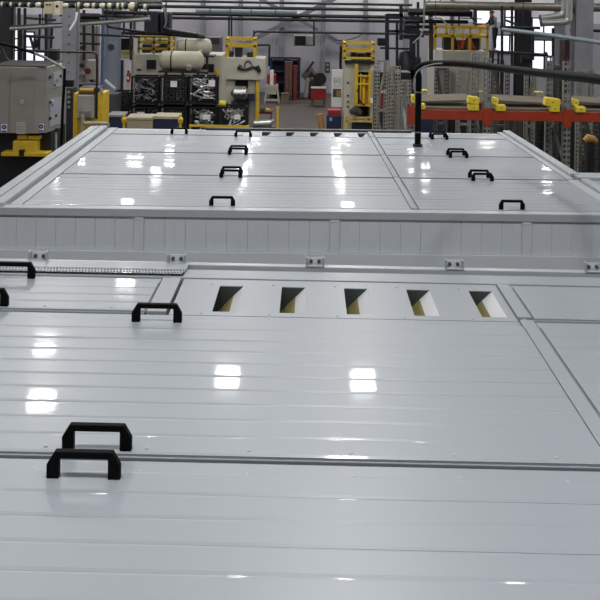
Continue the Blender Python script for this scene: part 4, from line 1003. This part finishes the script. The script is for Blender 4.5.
# monitor, door and extinguisher
t = thing('office_wall', 'pale small office wall with a window strip behind the wire baskets', 'partition', base(126, 40)); mb = MB(); pbf(mb, 117.5, 36, 135, 40, .2); part('sheet', mb, PALE, t)
mb = MB(); pb(mb, 118, 51.5, 133, 54.5, 39.95, .05); part('ledge', mb, mat('ledge', '#b5a94e', .6), t)
t = thing('monitor', 'dark wide screen in a pale frame on the office wall', 'screen', at(126.5, 50.5, 39.8))
mb = MB(); pb(mb, 118.5, 37, 134.5, 51, 39.8, .12); part('frame', mb, CREAM, t, bevel=.02); mb = MB(); pb(mb, 120, 38.5, 133, 49.8, 39.77, .04); part('screen', mb, mat('black_screen', '#0c0d12', .2), t)
t = thing('navy_door', 'narrow navy door with a white notice beside the extinguisher', 'door', base(120.5, 39.7)); mb = MB(); pbf(mb, 117.8, 60, 122.8, 39.7, .1); part('leaf', mb, NAVY, t)
mb = MB(); pb(mb, 118.2, 62, 120.2, 67, 39.67, .02); part('notice', mb, WHITE, t); mb = MB(); pb(mb, 117.2, 59, 123.5, 60, 39.68, .14); part('frame', mb, WHITE, t)
t = thing('backing_board', 'white panel behind the red fire extinguisher', 'panel', base(127, 39.6)); mb = MB(); pbf(mb, 124, 58, 131, 39.75, .06); part('sheet', mb, WHITE, t); mb = MB(); pb(mb, 123.6, 57.5, 131.4, 58.2, 39.7, .12); part('top_trim', mb, LGREY, t)
t = thing('fire_extinguisher', 'red fire extinguisher hanging on the white panel', 'extinguisher', at(128.5, 82, 39.4))
c = at(128.5, 82, 39.45); d = at(128.5, 72.5, 39.45); X = d.x
part('bottle', MB().tube([(X, 39.45, c.z), (X, 39.45, c.z + .02), (X, 39.45, d.z - .06), (X, 39.45, d.z)], [.05, .08, .08, .03], 12), RED, t, smooth=True)
part('valve', MB().mm((X - .05, 39.42, d.z), (X + .03, 39.48, d.z + .08)), BLACKM, t); part('hose', MB().tube([(X + .04, 39.42, d.z + .05), (X + .1, 39.4, d.z - .05), (X + .09, 39.4, c.z + .15)], .015, 6), BLACKM, t); part('label', MB().mm((X - .04, 39.355, c.z + .12), (X + .04, 39.375, c.z + .24)), WHITE, t)

# grey machine cabinet at the left edge
GY = 16.0; GK = GY / F
t = thing('machine_cabinet', 'big grey machine cabinet with blue round stickers at the left edge', 'machine', base(25, GY, .6))
z1, z0 = at(25, 67, GY).z, at(25, 133.5, GY).z
X = [at(v, 100, GY).x for v in (-12, 10, 35)] + [at(46.5, 100, GY + .1).x, at(62, 100, GY + .75).x]
poly = [(X[0], GY), (X[1], GY + .0), (X[2], GY), (X[3], GY + .1), (X[4], GY + .75), (at(61, 100, GY + 1.3).x, GY + 1.3), (X[0], GY + 1.3)]
part('body', MB().prism(poly, (0, 0, z0), (1, 0, 0), (0, 1, 0), (0, 0, z1 - z0)), LGREY, t, bevel=.006)
for a, b in ((X[0], X[1] - .012), (X[1] + .012, X[2] - .008)): part('front_sheet', MB().mm((a, GY - .012, z0 + .01), (b, GY - .001, z1 - .01)), LGREY if a < X[1] - .1 else mat('front_sheet_grey', '#99968e', .45, var=.05), t)
part('top_edge', MB().mm((X[0], GY + .02, z1), (X[3] - .02, GY + 1.25, z1 + .02)), BLACKM, t)
c = at(22.5, 101.5, GY); part('badge_ring', MB().cyl((c.x, GY - .011, c.z), (c.x, GY - .02, c.z), .062, 18), mat('badge_ring', '#8b887f', .4, .4), t)
bd = part('badge', MB().cyl((c.x, GY - .019, c.z), (c.x, GY - .025, c.z), .048, 18), mat('badge_face', '#b5b2a8', .4), t)
part('badge_bar', MB().box((c.x, GY - .026, c.z), (.07, .004, .01), Euler((0, .7, 0)).to_matrix()), mat('badge_ring', '#8b887f', .4), bd)
for x in (4.5, 40.3):
    c = at(x, 128, GY); yy = GY - (.013 if x < 30 else -.045)
    pl = part('sticker', MB().mm((c.x - .048, yy - .004, c.z - .075), (c.x + .048, yy + .003, c.z + .07)), WHITE, t, label='white sticker with a blue round sign')
    part('round_sign', MB().cyl((c.x, yy - .004, c.z + .02), (c.x, yy - .008, c.z + .02), .042, 16), BLUE, pl)
    part('caption_bar', MB().mm((c.x - .042, yy - .008, c.z - .068), (c.x + .042, yy - .004, c.z - .042)), BLUE, pl)
    part('pictogram', MB().mm((c.x - .016, yy - .011, c.z + .008), (c.x + .016, yy - .008, c.z + .032)), LGREYB, pl)
c = at(21.2, 127.5, GY); nm = part('name_plate', MB().mm((c.x - .082, GY - .017, c.z - .11), (c.x + .082, GY - .012, c.z + .1)), mat('plate_grey', '#b5b2aa', .4), t)
for k in range(4): part('plate_line', MB().mm((c.x - .065, GY - .0185, c.z - .075 + k * .045), (c.x + .05 - .02 * (k % 2), GY - .017, c.z - .067 + k * .045)), mat('badge_ring', '#8b887f', .4), nm)
# fittings on the angled side face
sd = (Vector((X[4], GY + .75, 0)) - Vector((X[3], GY + .1, 0))); nrm = Vector((sd.y, -sd.x, 0)).normalized()
for f, y, r in ((.15, 76, .03), (.2, 101, .02), (.35, 102, .05), (.2, 117, .028), (.62, 79, .05), (.55, 116, .025), (.6, 130, .025), (.8, 77, .03), (.45, 85, .02)):
    p = Vector((X[3], GY + .1, at(54, y, GY + .4).z)) + sd * f; part('fitting', MB().cyl(p, p + nrm * .035, r, 8), DARK if r < .045 else LGREYB, t)
p = Vector((X[3], GY + .1, at(54, 80, GY + .4).z)) + sd * .62; part('side_door', MB().box(p + nrm * .008, (sd.length * .5, .015, .28), Matrix.Rotation(math.atan2(sd.y, sd.x), 3, 'Z')), LGREYB, t)
p = Vector((X[3], GY + .1, at(54, 112, GY + .4).z)) + sd * .55; part('side_door', MB().box(p + nrm * .008, (sd.length * .7, .015, .5), Matrix.Rotation(math.atan2(sd.y, sd.x), 3, 'Z')), LGREYB, t)
part('base', MB().mm((X[0] + .1, GY + .25, FLOOR), (X[3] + .05, GY + 1.25, z0 - .001)), BLACKM, t)
mb = MB(); pb(mb, 12.5, 141, 37, 153, GY + .05, .25); part('yellow_clamp', mb, YELLOW, t, bevel=.02)
mb = MB(); pb(mb, 17, 135, 27, 139.5, GY + .08, .2); part('yellow_clamp', mb, YELLOW, t, bevel=.01); mb = MB(); pb(mb, 28, 136, 39.5, 139.5, GY + .1, .2); part('yellow_clamp', mb, YELLOW, t)
mb = MB(); pb(mb, 1, 152.5, 48, 156.5, GY, .25); part('yellow_beam', mb, YELLOW, t, bevel=.01)
mb = MB(); pb(mb, 19, 150, 24, 156, GY - .01, .05); part('notch', mb, BLACKM, t)
mb = MB(); pbf(mb, 54, 133, 56, GY + .5, .08); part('leg', mb, LGREYB, t)
# slim cables and pipes at the left edge
t = thing('black_hose', 'black hose bending down along the grey cabinet at the left', 'hose', base(62.5, 15.6))
pts = [at(-8, 42, 15.2), at(8, 45, 15.3), at(20, 48.5, 15.4), at(34, 53, 15.5)]
part('hose', MB().tube(smoothpath(pts), .026, 8), BLACK, t, smooth=True)
part('pale_sleeve', MB().tube([at(33, 52.6, 15.5), at(44, 57, 15.55), at(65, 69, 15.6)], .024, 8), STEEL, t, smooth=True)
pts = [at(64.5, 68, 15.6), at(64.5, 74, 15.6), at(63.8, 90, 15.6), at(62.5, 112, 15.6), at(61.8, 135, 15.6)]
part('hose_drop', MB().tube(smoothpath(pts) + [(at(61.8, 135, 15.6).x, 15.6, FLOOR)], .026, 8), BLACK, t, smooth=True)
mb = MB(); pb(mb, 63, 80, 73, 87, 15.7, .12); part('clamp_box', mb, BLACKM, t, bevel=.01)
pipe('thin_conduit', 'thin dark conduit that bends down in front of the yellow machine', [(20, 50, 18), (50, 51.3, 18), (94, 52.3, 18), (96.5, 54, 18), (97, 60, 18), (96.5, 119, 18)], .024, BLACKM)
pipe('slanted_pipe', 'pale grey pipe sloping up from the left windows to the filter housing', [(10, 29, 26), (75, 25, 26), (150, 19, 26)], .055, STEEL, hang=(0, 1))
pipe('slanted_pipe', 'black pipe just above the pale sloping pipe', [(10, 27, 26.3), (75, 23.5, 26.3), (150, 17.5, 26.3)], .05, BLACKM, hang=(0, 1))
pipe('slanted_pipe', 'thin black pipe looping below the pale sloping pipe', [(107, 10, 27), (106.5, 22, 27), (108, 26.5, 27), (125, 29.5, 27), (146, 32.5, 27)], .04, BLACKM, hang=(0, 3))
pipe('slanted_pipe', 'thin black pipe running level to the yellow railed machine', [(64, 26, 28), (68, 32, 28), (75, 33.5, 28), (140, 37, 28)], .035, BLACKM, hang=(2,))
pipe('slack_cable', 'slack black cable hanging at the left window', [(2, 48, 20), (5, 56, 20), (9, 61, 20), (13, 63, 20)], .02, BLACKM, 6)
pipe('white_cable', 'short pale cable dangling under the valve row', [(77, 12, 19), (76, 20, 19), (70, 30, 19)], .025, WHITE, 6, hang=(0,))
t = thing('dark_pipework', 'dark pipework in front of the left windows', 'pipework', base(36, 30))
for p, q, r in (((19, 8, 30), (19, 64, 30), .06), ((25, 8, 30), (25, 64, 30), .05), ((46, 12, 30), (46, 64, 30), .05), ((40, 14, 30), (39, 52, 30), .04), ((26, 18, 30), (56, 20, 30), .04), ((25, 36, 30), (54, 37.5, 30), .05), ((52, 28, 30), (51, 48, 30), .04), ((30, 36, 30), (34, 50, 30), .05)):
    part('pipe', MB().tube([at(*p), at(*q)], r, 8), BLACKM, t, smooth=True)
for X in (at(19, 64, 30).x, at(46, 64, 30).x): part('leg', MB().cyl((X, 30, FLOOR), (X, 30, at(30, 60, 30).z), .05, 8), BLACKM, t)
mb = MB(); pb(mb, 48, 49, 57, 61, 30, .4); part('box', mb, BLACKM, t, bevel=.03)
mb = MB(); pb(mb, 34, 39, 38, 48, 30, .3); part('pump', mb, BLACKM, t, bevel=.05)
# valve row along the top left
t = thing('valve_pipe', 'dark pipe carrying the row of cream valves at the top left', 'pipe', at(70, 8, 21))
part('pipe', MB().tube([at(-10, 3.8, 21), at(162, 6.6, 21)], .07, 10), BLACKM, t, smooth=True)
part('upper_rail', MB().tube([at(-10, -.5, 21.1), at(162, 2.5, 21.1)], .06, 8), DARK, t)
for x in (20, 80, 140): part('hanger', MB().cyl(at(x, 1, 21.1), (at(x, 1, 21.1).x, 21.1, CEIL), .03, 6), DARK, t)
VCR = mat('valve_cream', '#cfc9b4', .45, var=.06)
vl = [(2, 4.5, 3, 5), (11, 4.7, 3, 5), (20, 4.8, 3, 5), (29, 5, 3.2, 5.5), (38.5, 5, 6, 6), (65.5, 5.5, 7, 5), (78, 5.5, 5, 7), (87, 5.5, 6, 5), (93.5, 5.8, 4, 6), (102.5, 5.8, 6, 6), (109.5, 5.8, 5, 6), (118, 6, 3.5, 7), (122.5, 6, 4, 7), (132, 6.5, 7, 9), (145, 7, 3.5, 6)]
nth = ['first', 'second', 'third', 'fourth', 'fifth', 'seventh', 'eighth', 'ninth', 'tenth', 'eleventh', 'twelfth', 'thirteenth', 'fourteenth', 'fifteenth', 'sixteenth']
for i, (x, y, w, h) in enumerate(vl):
    v = thing('valve', 'small cream valve on the top left pipe, %s from the left' % nth[i], 'valve', at(x, y + h / 2, 20.9), group='cream valves along the top left')
    c = at(x, y, 20.9); k = 20.9 / F
    part('body', MB().tube([(c.x - w * k / 2, c.y, c.z), (c.x - w * k * .2, c.y, c.z), (c.x + w * k * .2, c.y, c.z), (c.x + w * k / 2, c.y, c.z)], [h * k * .3, h * k * .5, h * k * .5, h * k * .3], 10), VCR, v, smooth=True)
    part('collar', MB().tube([(c.x + w * k / 2, c.y, c.z), (c.x + w * k / 2 + .05, c.y, c.z)], h * k * .55, 10), DARK, v)
v = thing('valve_box', 'cream box with a black hole, largest unit of the valve row', 'valve', at(51.5, 15, 20.6), group='cream valves along the top left')
mb = MB(); pb(mb, 44, 2, 54, 14, 20.6, .3); part('body', mb, mat('valve_box_cream', '#bdb694', .5, var=.06), v, bevel=.01)
mb = MB(); pb(mb, 54, 1.5, 59.5, 15, 20.55, .3); part('end_plate', mb, VCR, v, bevel=.01)
c = at(57, 6.3, 20.55); part('hole', MB().cyl((c.x, 20.56, c.z), (c.x, 20.545, c.z), .035, 12), BLACKM, v)
for x in (47, 50): c = at(x, 4.5, 20.6); part('screw', MB().cyl((c.x, 20.61, c.z), (c.x, 20.585, c.z), .02, 8), DARK, v)

# yellow machine behind the far roof on the left
YM = 19.0
t = thing('yellow_machine', 'yellow machine with a grey front box, left behind the far roof', 'machine', base(89, YM, .3))
for x0, x1 in ((73.5, 78), (96, 103.5)): mb = MB(); pbf(mb, x0, 93, x1, YM, .6); part('side_frame', mb, YELLOW, t, bevel=.015)
mb = MB(); pbf(mb, 78, 119, 96, YM + .02, .5); part('lower_frame', mb, YELLOW, t, bevel=.01)
ax0, ax1 = at(78.5, 94, YM).x, at(95, 94, YM).x; zt, zb = at(86, 94.5, YM).z, at(86, 118, YM).z
part('grey_hood', MB().prism([(ax0, zb), (ax1, zb), (ax1 - .015, zt), (ax0 + .005, zt)], (0, YM - .1, 0), (1, 0, 0), (0, 0, 1), (0, .4, 0)), mat('hood_grey', '#9a9a96', .4), t, bevel=.02)
part('hood_lip', MB().prism([(ax0 + .06, zb + .03), (ax1 - .07, zb + .03), (ax1 - .05, zb + .17), (ax0 + .04, zb + .17)], (0, YM - .115, 0), (1, 0, 0), (0, 0, 1), (0, .02, 0)), mat('hood_grey2', '#7c7c7a', .4), t, bevel=.01)
mb = MB(); pb(mb, 78, 87.5, 99, 93, YM + .05, .5); part('motor_block', mb, BLACKM, t, bevel=.03)
part('roller', MB().cyl(at(80, 91, YM), at(94, 91.2, YM), .07, 12), mat('bronze', '#8a6a2a', .45, .4), t)
part('cylinder', MB().cyl(at(101.5, 88, YM), at(101.5, 93.2, YM), .035, 10), ALU, t)
t = thing('grey_cabinet_post', 'slim dark control post with dials between the grey cabinet and the yellow machine', 'control box', base(69.5, 19.5)); mb = MB(); pbf(mb, 66.5, 88, 72.5, 19.5, .4); part('body', mb, DARK, t, bevel=.01)
for y in (92, 97, 102, 107): c = at(69, y, 19.5); part('dial', MB().cyl((c.x, 19.5, c.z), (c.x, 19.47, c.z), .035, 10), STEEL, t)
t = thing('pipe_stand', 'bent beige tube frame behind the far roof corner', 'frame', base(90, 15.5))
p0 = at(82.5, 123.5, 15.5); p1 = at(108, 123.5, 15.5)
part('tube', MB().tube(smoothpath([(p0.x, 15.5, FLOOR), (p0.x, 15.5, p0.z - .06), (p0.x + .04, 15.5, p0.z), (p1.x, 15.5, p1.z)]), .03, 8), mat('beige_tube', '#a0988a', .5), t, smooth=True)
part('foot', MB().mm((p0.x - .1, 15.4, FLOOR), (p0.x + .1, 15.6, FLOOR + .02)), DARK, t)
part('leg', MB().cyl((p1.x, 15.5, FLOOR), (p1.x, 15.5, p1.z), .03, 8), MATS['beige_tube'], t)

# ---- more of the hall's clutter
cabinet(376, 72, 411, 24.5, .8, BLACKM, 'black box added to darken the gaps behind the tall beige slotted frames', doors=3)  # added so that the gaps between the frames look dark
cabinet(78, 84, 101, 34.5, .8, DARK, 'dark backdrop box added for the low light behind the yellow machine', doors=2)  # made-up dark backdrop, stands for the low light on this side
cabinet(104.5, 94, 117, 30.3, .7, mat('slate', '#4a4d52', .5), 'slate grey cabinet at the foot of the pale blue column', doors=1)
t = thing('overhead_pipework', 'dark overhead pipes and cables at the top left between the columns', 'pipework', at(90, 40, 29))
for p, q, r in (((60, 15, 29), (150, 17, 29), .05), ((62, 20, 29), (108, 21, 29), .06), ((76, 8, 29), (77, 44, 29), .05), ((84, 10, 29), (84, 60, 29), .045), ((93, 14, 29), (93, 52, 29), .045), ((124, 12, 29), (124, 34, 29), .035), ((131, 22, 29), (131, 60, 29), .045), ((134, 10, 29), (134, 36, 29), .03), ((77, 43, 29), (100, 44, 29), .04), ((104, 12, 29), (147, 13, 29), .07), ((78, 16, 29), (100, 16.5, 29), .1)):
    part('pipe', MB().tube([at(*p), at(*q)], r, 8), BLACKM, t, smooth=True)
for x in (70, 140): part('hanger', MB().cyl(at(x, 15.5, 29), (at(x, 15, 29).x, 29, CEIL), .02, 6), DARK, t)
part('loop', MB().tube(smoothpath([at(106, 10, 28.9), at(108, 15, 28.9), at(112, 16.5, 28.9), at(116, 14.5, 28.9), at(117, 11, 28.9)]), .03, 6), BLACKM, t, smooth=True)
t = thing('overhead_pipework', 'dark crossing pipes above the black pipe bend on the right', 'pipework', at(440, 60, 31))
for p, q, r in (((405, 10, 31), (470, 11, 31), .06), ((418, 2, 31), (418, 60, 31), .05), ((431, 4, 31), (431, 66, 31), .07), ((405, 26, 31), (433, 27, 31), .06), ((452, 4, 31), (452, 26, 31), .03), ((460, 8, 31), (477, 22, 31), .035), ((459, 10, 31), (459, 26, 31), .03), ((460, 18, 31), (482, 19, 31), .02), ((505, 20, 31), (518, 25, 31), .04), ((570, 30, 31), (600, 31, 31), .05), ((575, 14, 31), (576, 40, 31), .09), ((400, 35, 31), (424, 36, 31), .05), ((476, 4, 31), (476, 26, 31), .04)):
    part('pipe', MB().tube([at(*p), at(*q)], r, 8), DARK, t, smooth=True)
for x in (440, 585): part('hanger', MB().cyl(at(x, 11, 31), (at(x, 10, 31).x, 31, CEIL), .02, 6), DARK, t)
t = thing('small_motor', 'yellow small motor on the rim of the basket in front of the cream press', 'motor', at(222, 107.5, 30.6))
part('body', MB().cyl(at(219.5, 103, 30.4), at(226, 103.6, 30.4), .1, 10), YELLOWB, t, smooth=True); part('shaft', MB().cyl(at(226, 103.6, 30.4), at(229, 104, 30.4), .04, 8), STEELD, t)
part('foot', MB().mm((at(220, 107, 30.4).x, 30.32, at(222, 107.2, 30.4).z), (at(225, 107, 30.4).x, 30.48, at(222, 105.5, 30.4).z)), DARK, t)
